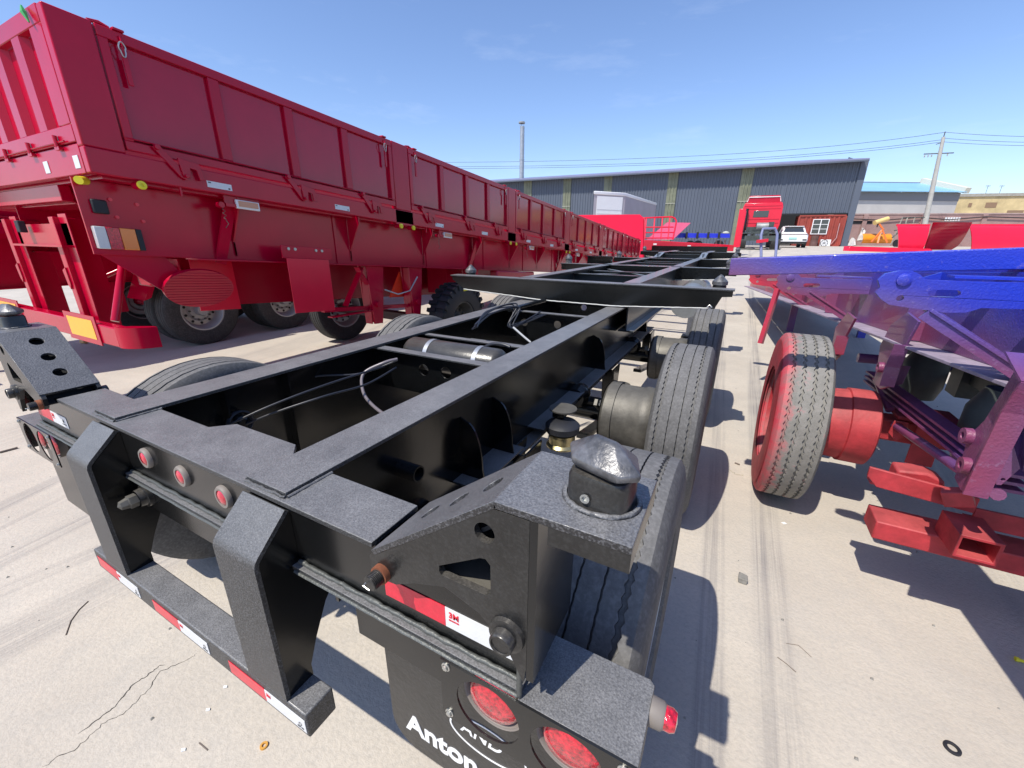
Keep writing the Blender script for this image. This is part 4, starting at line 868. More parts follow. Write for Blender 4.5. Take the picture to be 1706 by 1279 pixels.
for x, y in ((1.16, 2.6), (1.16, 3.5)): MB().lathe([(.62, .001), (.62, .09), (.70, .11), (.85, .11), (.95, .07), (.96, .001)], (x, y, 0), 2, 20).build('brake_chamber', BLUEBR, rc, smooth=50)
# axle and wheel
rim = MB().lathe([(-.118, .285), (-.118, .305), (-.105, .305), (-.095, .285), (-.02, .262), (.04, .250), (.06, .20), (.06, .12), (.03, .11), (.03, .0005)], (.43, 3.0, .522), 0, 48).build('wheel', REDC, rc, smooth=35)
tg_ = [(-.58, .0045, .015), (-.20, .0045, .015), (.20, .0045, .015), (.58, .0045, .015)]
p, wob = tyre_profile(.52, .262, .285, tg_, .013)
t1 = MB().lathe(p, (.43, 3.0, .522), 0, 160, wob=wob).build('tyre', TREADR, rim, smooth=32)
MB().lathe([(-.1325, .30), (-.1345, .36), (-.1335, .44), (-.1285, .475)], (.43, 3.0, .522), 0, 96).build('painted_sidewall', REDC, t1, smooth=60)
dr = MB().lathe([(.07, .10), (.07, .19), (.10, .205), (.27, .215), (.275, .225), (.40, .225), (.41, .21), (.41, .10)], (.43, 3.0, .522), 0, 48).build('brake_drum', REDC, rim, smooth=32)
MB().beam((.84, 3.0, .55), (2.7, 3.0, .55), .13, .13).build('axle_beam', REDC, rc, bevel=.012)
MB().box(.915, 1.20, 2.885, 3.12, .640, .660).build('axle_seat', REDC, rc, bevel=.004)
MB().prism([(.90, .639), (.96, .639), (.97, .56), (.93, .52), (.89, .56)], 1, 2.86, 2.872, holes=[circ(.93, .585, .012, 14)]).build('seat_lug', REDC, rc, bevel=.003)
MB().box(1.0, 1.115, 2.86, 2.872, .40, .639).build('seat_plate', REDC, rc, bevel=.004)
MB().box(1.16, 1.22, 2.86, 2.872, .58, .639).build('seat_lug', REDC, rc, bevel=.003)
MB().tube([(.9, 3.9, .75), (2.3, 3.9, .78)], .035, 14).build('cross_tube', SPRAY, rc, smooth=40)
def RP(): return MB(lambda p: CAM+(p-CAM)*1.27)      # these lie 1.27x farther out than first drafted
# rear red pieces
b = RP(); b.prism([(.513, .835), (.513, .800), (.545, .765), (.80, .745), (.80, .80), (.72, .815)], 1, 1.70, 1.712); b.box(.53, .80, 1.7125, 1.76, .766, .776); b.build('angle_iron', REDC, rc, bevel=.003)
RP().prism([(.62, .80), (.70, .81), (.75, .79), (.76, .74), (.62, .75)], 1, 1.80, 1.88).build('welded_block', REDC, rc, bevel=.01)
RP().beam((.705, 1.68, .79), (.765, 1.66, .82), .05, .05).build('welded_block', REDC, rc, bevel=.004)
RP().box(.80, 2.6, 1.70, 1.71, .70, .765).box(.80, 2.6, 1.7105, 1.76, .70, .71).build('rear_angle', REDC, rc, bevel=.003)
MB().box(.99, 2.7, -1.0, 1.28, 1.42, 1.48).build('unseen_shadow_plate', SPRAY, rc)  # unseen plate added beyond the frame to throw shadow on the concrete
RP().box(.565, 1.7, 1.66, 1.78, .585, .655).build('lower_box_beam', REDC, rc, bevel=.006)
b = RP(); b.prism([(.725, .655), (.825, .655), (.825, .735), (.725, .735)], 1, 1.56, 1.70, holes=[[(.734, .664), (.816, .664), (.816, .726), (.734, .726)]]); b.build('square_socket_tube', REDC, rc, bevel=.002)
MB().box(1.3, 1.4, 1.2, 12, .95, 1.05).build('inner_longitudinal', SPRAY, rc)
for y in (5.2, 6.9, 8.6, 10.4): Cc().box(XB+.073, XB+1.299, y, y+.06, 1.2, 1.3).build('cross_member', SPRAY, rc)
Cm().beam((.40, 5.4, 1.10), (.34, 5.3, .50), .045, .045).build('support_stand', SPRAY, rc)
for x, z in ((.98, .80), (.98, .77), (.98, .74)): MB().beam((x, 1.95, z-.0), (x-.10, 3.4, z-.03), .07, .012).build('spring_leaf', SPRAY, rc)
MB().tube([(.93, 1.9, .74), (.92, 2.9, .60)], .022, 10).build('radius_rod', SPRAY, rc, smooth=50)
MB().tube([(.86, 3.2, .78), (.90, 2.98, .66)], .022, 10).build('radius_rod', SPRAY, rc, smooth=50)
MB().prism([(1.0, .70), (1.25, .95), (1.45, .95), (1.3, .60), (1.05, .55)], 1, 2.5, 2.52).build('inner_gusset', SPRAY, rc)
MB().beam((1.05, 2.2, 1.05), (1.3, 2.6, .62), .16, .02, up=(1, 0, 0)).build('inner_gusset', SPRAY, rc)
for x in (.9, 1.9): MB().box(x, x+.1, 8.6, 8.7, gz(8.6), .8).build('landing_leg', SPRAY, rc)

# ================================================================== BACKGROUND BUILDINGS
def vplane_pt(u, v, A_, D_):      # hit the vertical plane through A_ running along D_
    n = Vector((-D_.y, D_.x, 0)); r = ray(u, v); return CAM + r*((A_-CAM).dot(n)/r.dot(n))
WB = far(1405, 409, 38); WL = far(860, 330, 50)
WD = Vector((WL.x-WB.x, WL.y-WB.y, 0)).normalized(); WN = Vector((WD.y, -WD.x, 0))
if WN.dot(CAM-WB) < 0: WN = -WN
def wp(u, v): return vplane_pt(u, v, WB, WD)
def wl(u, v): q = wp(u, v); return (q-WB).dot(WD), q.z       # along wall, height
wh = empty('warehouse', (WB.x, WB.y, gz(WB.y)), 'long dark blue-grey corrugated warehouse with olive translucent strips and a blue-white eave', 'building')
def Wp(s_, z, o=0): return Vector((WB.x, WB.y, 0)) + WD*s_ + WN*o + Vector((0, 0, z))
zR = wl(1441, 268)[1]; zL = wl(860, 302)[1]; sE = wl(560, 330)[0]
def zt(s_): return zR + (zL-zR)*s_/wl(860, 302)[0]
z0w = gz(WB.y)-.1
def corr(s0, s1, za, zb, per=.30, dep=.06, off=0.0):
    b = MB(); n = int((s1-s0)/per); pts = []
    for i in range(n): 
        for f, o in ((0, 0), (.18, dep), (.5, dep), (.68, 0)): pts.append((s0+(i+f)*per, o))
    pts.append((s1, 0))
    for s_, o in pts: b.v += [Wp(s_, za if not callable(za) else za(s_), o+off), Wp(s_, zb(s_) if callable(zb) else zb, o+off)]
    for i in range(len(pts)-1): b.f.append((2*i, 2*i+2, 2*i+3, 2*i+1))
    return b
so, zo = wl(1293, 357); s1o = wl(1400, 356)[0]; s1o = max(.3, s1o)
corr(so, sE, z0w, zt).build('wall_cladding', STEELG, wh); corr(0.0, so, zo, zt).build('wall_cladding', STEELG, wh)
MB().beam(Wp(.0, (z0w+zR)/2, -.05)-Vector((0, 0, (zR-z0w)/2)), Wp(0, zR, -.05), .5, .3, up=WN).build('corner_post', STEELG, wh)
MB().beam(Wp(s1o*.5, zo-.01, .0), Wp(so, zo, .0), .12, .14, up=WN).build('opening_lintel', DARK, wh)
for uu in ((873, 886), (938, 951), (1005, 1018), (1110, 1126), (1229, 1249)):
    sa, sb = wl(uu[0], 330)[0], wl(uu[1], 330)[0]; lo_, hi_ = min(sa, sb), max(sa, sb)
    st = corr(lo_, hi_, z0w, zt, .30, .06, .075).build('translucent_strip', OLIVE, wh)
    MB().beam(Wp(lo_, (z0w+zR)*.5+.6, .13), Wp(hi_, (z0w+zR)*.5+.6, .13), .04, .06, up=WN).build('strip_flashing', mat('pale_flashing', (.5, .5, .42), .5), st)
b = MB(); P = [Wp(-.1, zR-.02, .85), Wp(sE, zt(sE)-.02, .85), Wp(sE, zt(sE)+1.22, -7), Wp(2.6, zR+1.22, -7)]
b.add(P+[p+Vector((0, 0, .12)) for p in P], [(0, 1, 2, 3), (7, 6, 5, 4), (0, 4, 5, 1), (1, 5, 6, 2), (2, 6, 7, 3), (3, 7, 4, 0)]); b.build('roof', FASC, wh)
MB().beam(Wp(-.1, zR-.07, .86), Wp(sE, zt(sE)-.07, .86), .10, .12, up=(0, 0, 1)).build('gutter', STEELG, wh)
MB().add([Wp(-.3, z0w, -14), Wp(sE, z0w, -14), Wp(sE, zt(sE), -14), Wp(-.3, zR, -14)], [(0, 1, 2, 3)]).build('rear_wall', DARK, wh)
MB().add([Wp(0, z0w, -.3), Wp(0, z0w, -14), Wp(0, zR+1.4, -7), Wp(0, zR, -.3)], [(0, 1, 2, 3)]).build('gable_wall', STEELG, wh)
MB().add([Wp(so+1, z0w, -.4), Wp(so+1, z0w, -14), Wp(so+1, zR, -14), Wp(so+1, zR, -.4)], [(0, 1, 2, 3)]).build('partition', DARK, wh)
# chimney
cb = far(869, 300, 53); ct = on(1, 869.5, 203, cb.y); cb.z -= 3
ch = MB().lathe([(0, .30), (ct.z-cb.z-.5, .28), (ct.z-cb.z-.5, .001)], cb, 2, 24)
ch = rootmesh(ch, 'chimney', GALV, (cb.x, cb.y, cb.z), 'tall thin galvanised metal chimney rising beyond the warehouse roof', 'chimney', smooth=40)
MB().lathe([(-.15, .40), (.0, .42), (.06, .10), (.07, .001)], ct, 2, 20).build('rain_cap', GALV, ch, smooth=30)
for k in (2.8, 5.3): MB().lathe([(k, .30), (k, .325), (k+.1, .325), (k+.1, .30)], cb+Vector((0, 0, 0)), 2, 20).build('joint_band', GALV, ch)
for a in (0, 2.1, 4.2): MB().tube([ct+Vector((.26*cos(a), .26*sin(a), -.52)), ct+Vector((.3*cos(a), .3*sin(a), -.14))], .03, 5).build('cap_stay', GALV, ch)

# red-brown container office in the opening
c0 = far(1322, 405, 36.5); 
zc0 = gz(c0.y)
ca, cb_ = wl(1402, 400)[0]+.15, wl(1323, 400)[0]
co_ = empty('site_container', tuple(Wp((ca+cb_)/2, zc0, .2)), 'red-brown corrugated container office with a white barred window under the warehouse edge', 'container')
ctop = zo-.12
b = corr(ca, cb_, zc0+.1, ctop-.12, .36, .06, .22); b.build('corrugated_side', CONT, co_)
MB().beam(Wp(ca, ctop-.06, .26), Wp(cb_, ctop-.06, .26), .12, .12).build('top_rail', CONT, co_); MB().beam(Wp(ca, zc0+.05, .26), Wp(cb_, zc0+.05, .26), .12, .12).build('bottom_rail', CONT, co_)
for s_ in (ca, cb_): MB().beam(Wp(s_, zc0+.11, .26), Wp(s_, ctop-.12, .26), .14, .14, up=WN).build('corner_post', CONT, co_)
MB().add([Wp(ca, ctop, .3), Wp(cb_, ctop, .3), Wp(cb_, ctop, -2.2), Wp(ca, ctop, -2.2)], [(0, 1, 2, 3)]).build('roof_sheet', CONT, co_)
MB().add([Wp(cb_, zc0, .2), Wp(cb_, ctop, .2), Wp(cb_, ctop, -2.2), Wp(cb_, zc0, -2.2)], [(0, 1, 2, 3)]).build('end_wall', CONT, co_)
sa, za = wl(1380, 366); sb, zb = wl(1350, 389)
def wbox(s0, s1, z0, z1, o0, o1):
    b = MB(); return b.add([Wp(s, z, o) for s in (s0, s1) for z in (z0, z1) for o in (o0, o1)], [(0, 1, 3, 2), (4, 6, 7, 5), (0, 4, 5, 1), (2, 3, 7, 6), (0, 2, 6, 4), (1, 5, 7, 3)])
wn = wbox(sa, sb, zb, za, .29, .31).build('window', GLASS, co_)
fr = MB()
for s0, s1, z0, z1 in ((sa-.06, sa, zb-.06, za+.06), (sb, sb+.06, zb-.06, za+.06), (sa, sb, za, za+.06), (sa, sb, zb-.06, zb)): fr.v, fr.f = fr.v, fr.f; q = wbox(s0, s1, z0, z1, .285, .35); fr.add(q.v, q.f)
fr.build('window_frame', WPAINT, wn)
for k in (1, 2): q = wbox(sa+.002, sb-.002, zb+(za-zb)*k/3-.02, zb+(za-zb)*k/3+.02, .312, .335); q.build('window_bar', WPAINT, wn)
for k in (2,): q = wbox(sa+(sb-sa)*k/4-.035, sa+(sb-sa)*k/4+.035, zb+.002, za-.002, .336, .35); q.build('window_bar', WPAINT, wn)
# AC unit, barrel, pipe
sa, za = wl(1382, 399); sb, _ = wl(1365, 399)
q = wbox(sa, sb, zc0+.02, za, .42, .78); acu = rootmesh(q, 'air_conditioner_unit', WPAINT, tuple(Wp((sa+sb)/2, zc0, .6)), 'white outdoor air conditioner unit on the ground by the red-brown container', 'air conditioner', bevel=.02)
cc = Wp(sa+(sb-sa)*.62, (zc0+za)/2, .785); b = MB(); k = 20
for j, r in enumerate((.30, .26)): b.v += [cc+WD*r*cos(2*pi*i/k)+Vector((0, 0, r*sin(2*pi*i/k)))+WN*.01 for i in range(k)]
b.f = [(i, (i+1) % k, k+(i+1) % k, k+i) for i in range(k)]; b.build('fan_ring', DARK, acu)
for a in range(4): MB().beam(cc-WD*.28*cos(a*pi/4)-Vector((0, 0, .28*sin(a*pi/4)))+WN*.012, cc+WD*.28*cos(a*pi/4)+Vector((0, 0, .28*sin(a*pi/4)))+WN*.012, .012, .012, up=WN).build('fan_grille', DARK, acu)
bc = wp(1352, 408); bc = Wp(wl(1354, 400)[0], gz(bc.y), .75)
rootmesh(MB().lathe([(0, .001), (0, .30), (.3, .315), (.33, .30), (.62, .30), (.65, .315), (.93, .30), (.93, .001)], bc, 2, 24), 'oil_drum', mat('brown_drum', (.12, .06, .05), .6, var=.3), tuple(bc), 'dark brown steel drum standing below the container window', 'drum', smooth=30)
MB().tube([Wp(wl(1404, 372)[0]+.3, wl(1404, 372)[1], .36), Wp(wl(1392, 396)[0], wl(1392, 396)[1], .36), Wp(sa-.1, zc0+.2, .45)], .03, 6).build('drain_pipe', mat('pipe_pink', (.5, .3, .3), .5), co_, smooth=60)

# brick yard wall running to the right
BW0 = far(1408, 408, 44); BW1 = far(1800, 398, 40)
BDv = Vector((BW1.x-BW0.x, BW1.y-BW0.y, 0)); Lb = BDv.length; BDv.normalize(); BNv = Vector((BDv.y, -BDv.x, 0))
if BNv.dot(CAM-BW0) < 0: BNv = -BNv
def bp_(u, v, o=0): return vplane_pt(u, v, BW0+BNv*o, BDv)
def slab(p0, p1, z0, z1, th, n_):
    b = MB(); n_ = n_.normalized(); q = []
    for p in (p0, p1):
        for z in (z0, z1):
            for o in (0, -th): q.append(Vector((p.x, p.y, z))+n_*o)
    return b.add(q, [(0, 1, 3, 2), (4, 6, 7, 5), (0, 4, 5, 1), (2, 3, 7, 6), (0, 2, 6, 4), (1, 5, 7, 3)])
zbt = bp_(1600, 357).z; zb0 = gz(44)-.1
bwall = rootmesh(slab(BW0-BDv*3, BW0+BDv*(Lb+30), zb0, zbt, .24, BNv), 'brick_wall', BRICK, (BW0.x, BW0.y, zb0), 'weathered pinkish brick yard wall behind the yellow plough blade, right of the warehouse', 'wall')
slab(BW0-BDv*3+BNv*.05, BW0+BDv*(Lb+30)+BNv*.05, zbt+.002, zbt+.12, .34, BNv).build('coping', mat('coping', (.38, .27, .25), .8, var=.2), bwall)
for k in range(9): q = BW0+BDv*(1+5.2*k); slab(q+BNv*.12, q+BDv*.4+BNv*.12, zb0, zbt-.002, .115, BNv).build('pier', BRICK, bwall)
for k in range(3): 
    q = bp_(1412+k*12, 372); slab(q+BNv*.03, q+BDv*.9+BNv*.03, q.z-.05, q.z+.25, .028, BNv).build('bricked_slot', DARK, bwall)
hz = [bp_(u, v)+BNv*.15 for u, v in ((1410, 364), (1470, 367), (1530, 362), (1580, 366), (1640, 361), (1706, 363), (1780, 360))]
MB().tube(hz, .05, 6).build('sagging_cable', DARK, bwall, smooth=60)
# pale workshop with light blue roof
P0 = far(1418, 360, 62); P1 = far(1596, 350, 62)
PD = Vector((P1.x-P0.x, P1.y-P0.y, 0)).normalized(); PN = Vector((PD.y, -PD.x, 0))
if PN.dot(CAM-P0) < 0: PN = -PN
pp = lambda u, v: vplane_pt(u, v, P0, PD)
zE = pp(1500, 320).z; zRg = pp(1500, 299).z; zg = gz(62)
Pa, Pb = pp(1395, 340), pp(1594, 340)
ws = rootmesh(slab(Pa, Pb, zg-.2, zE, .3, PN), 'workshop_building', STUCCO, (Pa.x, Pa.y, zg), 'pale rendered workshop with a light blue pitched roof behind the brick wall', 'building')
slab(Pa+PN*.06, Pb+PN*.06, zE-1.15, zE-.02, .05, PN).build('grey_band', mat('grey_cladding_band', (.20, .20, .215), .6), ws)
D2 = -PN*7; rz = (zRg-zE)*1.22
b = MB(); Q = [Vector((Pa.x, Pa.y, zE))+PN*.7, Vector((Pb.x, Pb.y, zE))+PN*.7+PD*.2, Vector((Pb.x, Pb.y, zE+rz))+D2+PD*.2, Vector((Pa.x, Pa.y, zE+rz))+D2, Vector((Pb.x, Pb.y, zE))+D2*2.1+PD*.2, Vector((Pa.x, Pa.y, zE))+D2*2.1]
b.add(Q+[q+Vector((0, 0, .1)) for q in Q], [(6, 7, 8, 9), (9, 8, 10, 11), (0, 1, 7, 6), (1, 2, 8, 7), (2, 4, 10, 8), (3, 2, 1, 0)]); b.build('roof', ROOFB, ws)
b = MB(); b.add([Vector((Pb.x, Pb.y, zg)), Vector((Pb.x, Pb.y, zE)), Vector((Pb.x, Pb.y, zE+rz*.97))+D2, Vector((Pb.x, Pb.y, zE))+D2*2, Vector((Pb.x, Pb.y, zg))+D2*2], [(0, 1, 2, 3, 4)]); b.build('gable_wall', mat('cream_gable', (.62, .60, .50), .7), ws)
MB().beam(Q[3]+Vector((0, 0, .14)), Q[2]+Vector((0, 0, .14)), .25, .12).build('ridge_cap', FASC, ws)
MB().beam(Q[1]+Vector((0, 0, .25))+PD*.05, Q[2]+Vector((0, 0, .45))+PD*.05, .8, .75).build('verge_trim', mat('cream_trim', (.62, .60, .50), .7), ws)
# yellow building
Y0_, Y1_ = far(1590, 352, 70), far(1800, 344, 66); YD = Vector((Y1_.x-Y0_.x, Y1_.y-Y0_.y, 0)).normalized(); YN = Vector((YD.y, -YD.x, 0))
if YN.dot(CAM-Y0_) < 0: YN = -YN
yp = lambda u, v: vplane_pt(u, v, Y0_, YD)
yb = rootmesh(slab(yp(1560, 340), yp(1900, 340), gz(70)-.2, yp(1650, 327).z, 6, YN), 'yellow_building', YWALL, tuple(Vector((Y0_.x, Y0_.y, gz(70)))), 'long faded yellow flat-roofed building at the right, behind the brick wall', 'building')
slab(yp(1560, 340)+YN*.2, yp(1900, 340)+YN*.2, yp(1650, 327).z+.002, yp(1650, 322).z, 6.4, YN).build('parapet', mat('grey_parapet', (.34, .32, .28), .8, var=.2), yb)
for u0, u1, v0, v1 in ((1640, 1662, 346, 337), (1677, 1706, 354, 350), (1612, 1620, 345, 338)): 
    a_, c_ = yp(u0, v0), yp(u1, v1); slab(a_+YN*.03, Vector((c_.x, c_.y, a_.z))+YN*.03, a_.z, c_.z, .028, YN).build('opening', mat('brown_opening', (.25, .16, .1), .8), yb)
for u in (1642, 1665):
    a_ = yp(u, 322); t = MB().tube([a_, a_+Vector((0, 0, 1.2))], .03, 5); t.tube([a_+Vector((-.3, 0, 1.2)), a_+Vector((.3, 0, 1.2))], .02, 4).tube([a_+Vector((-.3, 0, 1.0)), a_+Vector((.3, 0, 1.0))], .02, 4).build('aerial', DRUM, yb)

# ------------------------------------------------------------------ utility pole and wires
pb = far(1545, 372, 40); pb.z = gz(pb.y); 
pt_ = on(1, 1572, 228, pb.y); pb = Vector((on(1, 1543, 378, pb.y).x, pb.y, gz(pb.y)))
pl_ = MB().tube([pb, pb.lerp(pt_, .5), pt_], [.24, .19, .13], 14)
pole = rootmesh(pl_, 'utility_pole', CONCP, tuple(pb), 'leaning concrete utility pole carrying wires beside the brick wall', 'utility pole', smooth=50)
arm = on(1, 1571, 255, pb.y); ar = MB().beam(arm-Vector((1.35, 0, -.03)), arm+Vector((.75, 0, -.03)), .08, .08).build('crossarm', DRUM, pole)
for x in (-1.25, -1.0, -.75, .35): MB().lathe([(0, .02), (-.05, .06), (-.10, .03), (-.15, .055), (-.2, .02)], arm+Vector((x, 0, -.06)), 2, 8).build('insulator', mat('porcelain', (.4, .38, .36), .3), ar, smooth=60)
a2 = on(1, 1571, 237, pb.y); MB().beam(a2-Vector((.45, 0, .12)), a2+Vector((.1, 0, .05)), .06, .06).build('crossarm', DRUM, pole)
MB().tube([pt_, on(1, 1575, 219, pb.y)], .04, 8).build('top_spike', DRUM, pole)
for k, t in enumerate((.62, .8)): q = pb.lerp(pt_, t); MB().lathe([(0, .15), (.1, .15)], q, 2, 14).build('pole_band', DRUM, pole)
WIRE = mat('wire', (.05, .055, .07), .6)
ends = [((1575, 220), (1210, 276), (700, 282), (-200, 255)), ((1573, 232), (1210, 284), (700, 288), (-200, 262)), ((1571, 236), (1210, 287), (700, 291), (-200, 266))]
for k, e_ in enumerate(ends):
    A0 = on(1, *e_[0], pb.y); pts = [A0]
    P3 = far(*e_[3], 75); P1 = far(*e_[1], 47); P2 = far(*e_[2], 60)
    for i in range(1, 31):
        t = i/30; pts.append(A0*((1-t)*(1-.5*t)*(1-0*t)) if False else (A0*(1-t)**3 + P1*(3*t*(1-t)**2) + P2*(3*t*t*(1-t)) + P3*t**3))
    w = MB().tube(pts, .018, 5); rootmesh(w, 'overhead_wire', WIRE, tuple(A0), ('overhead wire running left from the very tip of the utility pole', 'upper of the two close overhead wires running left from the pole', 'lower of the two close overhead wires running left from the pole')[k], 'wire', 'overhead wires', smooth=60)
for k, (u0, v0, v1) in enumerate(((1575, 220, 222), (1573, 230, 231), (1571, 236, 236))):
    A0 = on(1, u0, v0, pb.y); B0 = far(1900, v1+3, 30); pts = [A0.lerp(B0, i/16)-Vector((0, 0, .9*4*(i/16)*(1-i/16)*.25)) for i in range(17)]
    rootmesh(MB().tube(pts, .016, 5), 'overhead_wire', WIRE, tuple(A0), ('topmost overhead wire running right from the pole tip', 'middle overhead wire running right from the pole', 'lowest overhead wire running right from the pole')[k], 'wire', 'overhead wires', smooth=60)

# ------------------------------------------------------------------ local-frame helper for far vehicles
class Loc:
    def __init__(s, o, yaw, k=1): s.k = k; s.o = Vector(o); s.x = Vector((cos(yaw), sin(yaw), 0)); s.y = Vector((-sin(yaw), cos(yaw), 0))
    def __call__(s, p): return s.o + (s.x*p.x + s.y*p.y + Vector((0, 0, p.z)))*s.k
def ground_at(u, d): p = far(u, 405, d); return Vector((p.x, p.y, gz(p.y)))
# white hatchback seen from behind
cp = ground_at(1319, 29.5); dirc = Vector((cp.x, cp.y)).normalized(); L_ = Loc(cp, atan2(dirc.y, dirc.x)-pi/2+.10)
car = empty('parked_car', tuple(cp), 'white hatchback car seen from behind, parked beside the red-brown container', 'car')
def loft(xf, secs, name, M, parent, smooth=35):
    b = MB(xf); n = len(secs[0])
    for s_ in secs: b.v += [Vector(p) for p in s_]
    for i in range(len(secs)-1):
        for j in range(n): j2 = (j+1) % n; b.f.append((i*n+j, i*n+j2, (i+1)*n+j2, (i+1)*n+j))
    b.f.append(tuple(reversed(range(n)))); b.f.append(tuple((len(secs)-1)*n+j for j in range(n)))
    return b.build(name, M, parent, smooth=smooth, bevel=.03)
def sec(y, w, z0, z1, sh=.8): return [(-w/2*.94, y, z0), (-w/2, y, z0+(z1-z0)*.35), (-w/2*.97, y, z0+(z1-z0)*sh), (-w/2*.86, y, z1), (w/2*.86, y, z1), (w/2*.97, y, z0+(z1-z0)*sh), (w/2, y, z0+(z1-z0)*.35), (w/2*.94, y, z0)]
loft(L_, [sec(0, 1.72, .34, .92), sec(.10, 1.84, .28, 1.0), sec(.6, 1.88, .26, 1.02), sec(3.2, 1.88, .26, .98), sec(4.1, 1.80, .28, .86), sec(4.35, 1.6, .34, .74)], 'body', WPAINT, car)
loft(L_, [sec(.22, 1.52, 1.0, 1.06), sec(.65, 1.40, 1.0, 1.42), sec(1.6, 1.40, 1.0, 1.50), sec(2.4, 1.34, 1.0, 1.40), sec(3.1, 1.45, .98, 1.02)], 'cabin', WPAINT, car)
MB(L_).add([(-.62, .235, 1.075), (.62, .235, 1.075), (.52, .60, 1.40), (-.52, .60, 1.40), (-.62, .200, 1.085), (.62, .200, 1.085), (.52, .575, 1.41), (-.52, .575, 1.41)], [(4, 5, 6, 7), (0, 3, 2, 1), (0, 1, 5, 4), (2, 3, 7, 6), (1, 2, 6, 5), (3, 0, 4, 7)]).build('rear_window', GLASS, car)
MB(L_).box(-.60, .60, .48, .72, 1.44, 1.475).build('roof_spoiler', WPAINT, car, bevel=.01)
MB(L_).box(-.84, .84, -.02, .06, .90, .945).build('tail_light_band', mat('smoked_red_lens', (.12, .02, .02), .2, coat=1), car, bevel=.01)
MB(L_).box(-.88, .88, -.03, .2, .28, .42).build('lower_bumper', DARK, car, bevel=.02)
for sx in (-1, 1): MB(L_).box(sx*.72-.12, sx*.72+.12, -.025, .02, .50, .58).build('reflector_recess', DARK, car)
MB(L_).box(-.24, .24, -.03, -.005, .56, .70).build('licence_plate', mat('pale_green_plate', (.35, .62, .58), .4), car)
for y in (.75, 3.45):
    for sx in (-1, 1):
        w = MB(L_); w.tube([(sx*.70, y, .33), (sx*.925, y, .33)], .33, 24).build('wheel', RUBK, car, smooth=40)
        MB(L_).tube([(sx*.926, y, .33), (sx*.935, y, .33)], .21, 16).build('hub_cap', SILV, w and car)
# red tractor unit seen from behind
tp = ground_at(1266, 26.5); dirc = Vector((tp.x, tp.y)).normalized(); T_ = Loc(tp, atan2(dirc.y, dirc.x)-pi/2+.06, 1.03)
tr = empty('truck_tractor', tuple(tp), 'red cab-over truck tractor seen from behind with a dark underframe, near the warehouse opening', 'truck')
loft(T_, [[(x, y, z) for x, z in ((-1.12, 1.25), (-1.2, 1.6), (-1.2, 2.75), (-1.12, 3.02), (1.12, 3.02), (1.2, 2.75), (1.2, 1.6), (1.12, 1.25))] for y in (4.0, 4.1, 6.0, 6.1)], 'cab', REDB, tr)
loft(T_, [[(x, y, z) for x, z in ((-1.08, 3.0), (-.98, 3.35), (-.9, 3.50), (.9, 3.50), (.98, 3.35), (1.08, 3.0))] for y in (4.2, 5.6)], 'roof_fairing', RED, tr)
MB(T_).tube([(-1.0, 4.18, 3.1), (-.93, 4.17, 3.40), (.93, 4.17, 3.40), (1.0, 4.18, 3.1)], .03, 6).build('roof_trim', WPAINT, tr, smooth=50)
MB(T_).box(-.50, .42, 3.98, 3.998, 2.10, 2.52).build('rear_window', GLASS, tr, bevel=.03)
for z in (1.7, 1.95, 2.62, 2.8): MB(T_).box(-1.1, 1.1, 3.985, 3.998, z, z+.03).build('cab_rib', RED, tr)
MB(T_).box(-.42, -.34, .2, 4.6, .75, .98).build('frame_rail', BLUEBR, tr); MB(T_).box(.34, .42, .2, 4.6, .75, .98).build('frame_rail', BLUEBR, tr)
MB(T_).box(-.9, .9, .1, .2, .55, .85).build('rear_bar', BLUEBR, tr); MB(T_).box(-1.15, -.45, 1.2, 2.6, .98, 1.05).build('mudguard', BLUEBR, tr); MB(T_).box(.45, 1.15, 1.2, 2.6, .98, 1.05).build('mudguard', BLUEBR, tr)
MB(T_).tube([(-1.0, 3.75, .9), (-1.0, 3.75, 2.65)], .17, 14).build('air_intake', RUBK, tr, smooth=50)
MB(T_).lathe([(-.45, .001), (-.45, .28), (.45, .28), (.45, .001)], (.25, 3.3, 1.45), 0, 16).build('engine_housing', mat('dull_aluminium', (.3, .3, .3), .5, metal=.4, var=.4), tr, smooth=40)
for k in range(10): MB(T_).box(-.8+random.random()*1.4, -.6+random.random()*1.4+.2, 2.9+random.random()*.8, 3.8, 1.0+random.random()*.5, 1.3+random.random()*.5).build('engine_part', BLUEBR, tr)
MB(T_).box(-.5, .5, 1.6, 2.4, 1.0, 1.12).build('fifth_wheel', BLUEBR, tr)
for y in (1.9, 5.2):
    for sx in (-1, 1):
        w = MB(T_).tube([(sx*.72, y, .52), (sx*1.22, y, .52)], .52, 28).build('wheel', RUB, tr, smooth=40)
for k in range(4): MB(T_).beam((-1.2+.5*k, -.9+.2*k, .04), (-.3+.5*k, .2+.1*k, .04), .05, .05).build('ground_strut', BLUEBR, tr)
# blue-grey tube frame rack
fq = [far(u, v, 14.5) for u, v in ((1268, 428), (1268, 392), (1271, 381), (1291, 380), (1295, 390), (1292, 428))]
fk = [fq[0]] + fq[1:5] + [fq[5]]
rk = rootmesh(MB().tube(fk, .045, 10), 'tube_hoop', FRAMEB, tuple(fk[0]), 'blue-grey bent tube hoop standing at the end of the blue frame', 'hoop', smooth=60)
MB().beam(far(1262, 402, 14.4), far(1278, 400, 14.4), .14, .10).build('red_clip', REDB, rk)

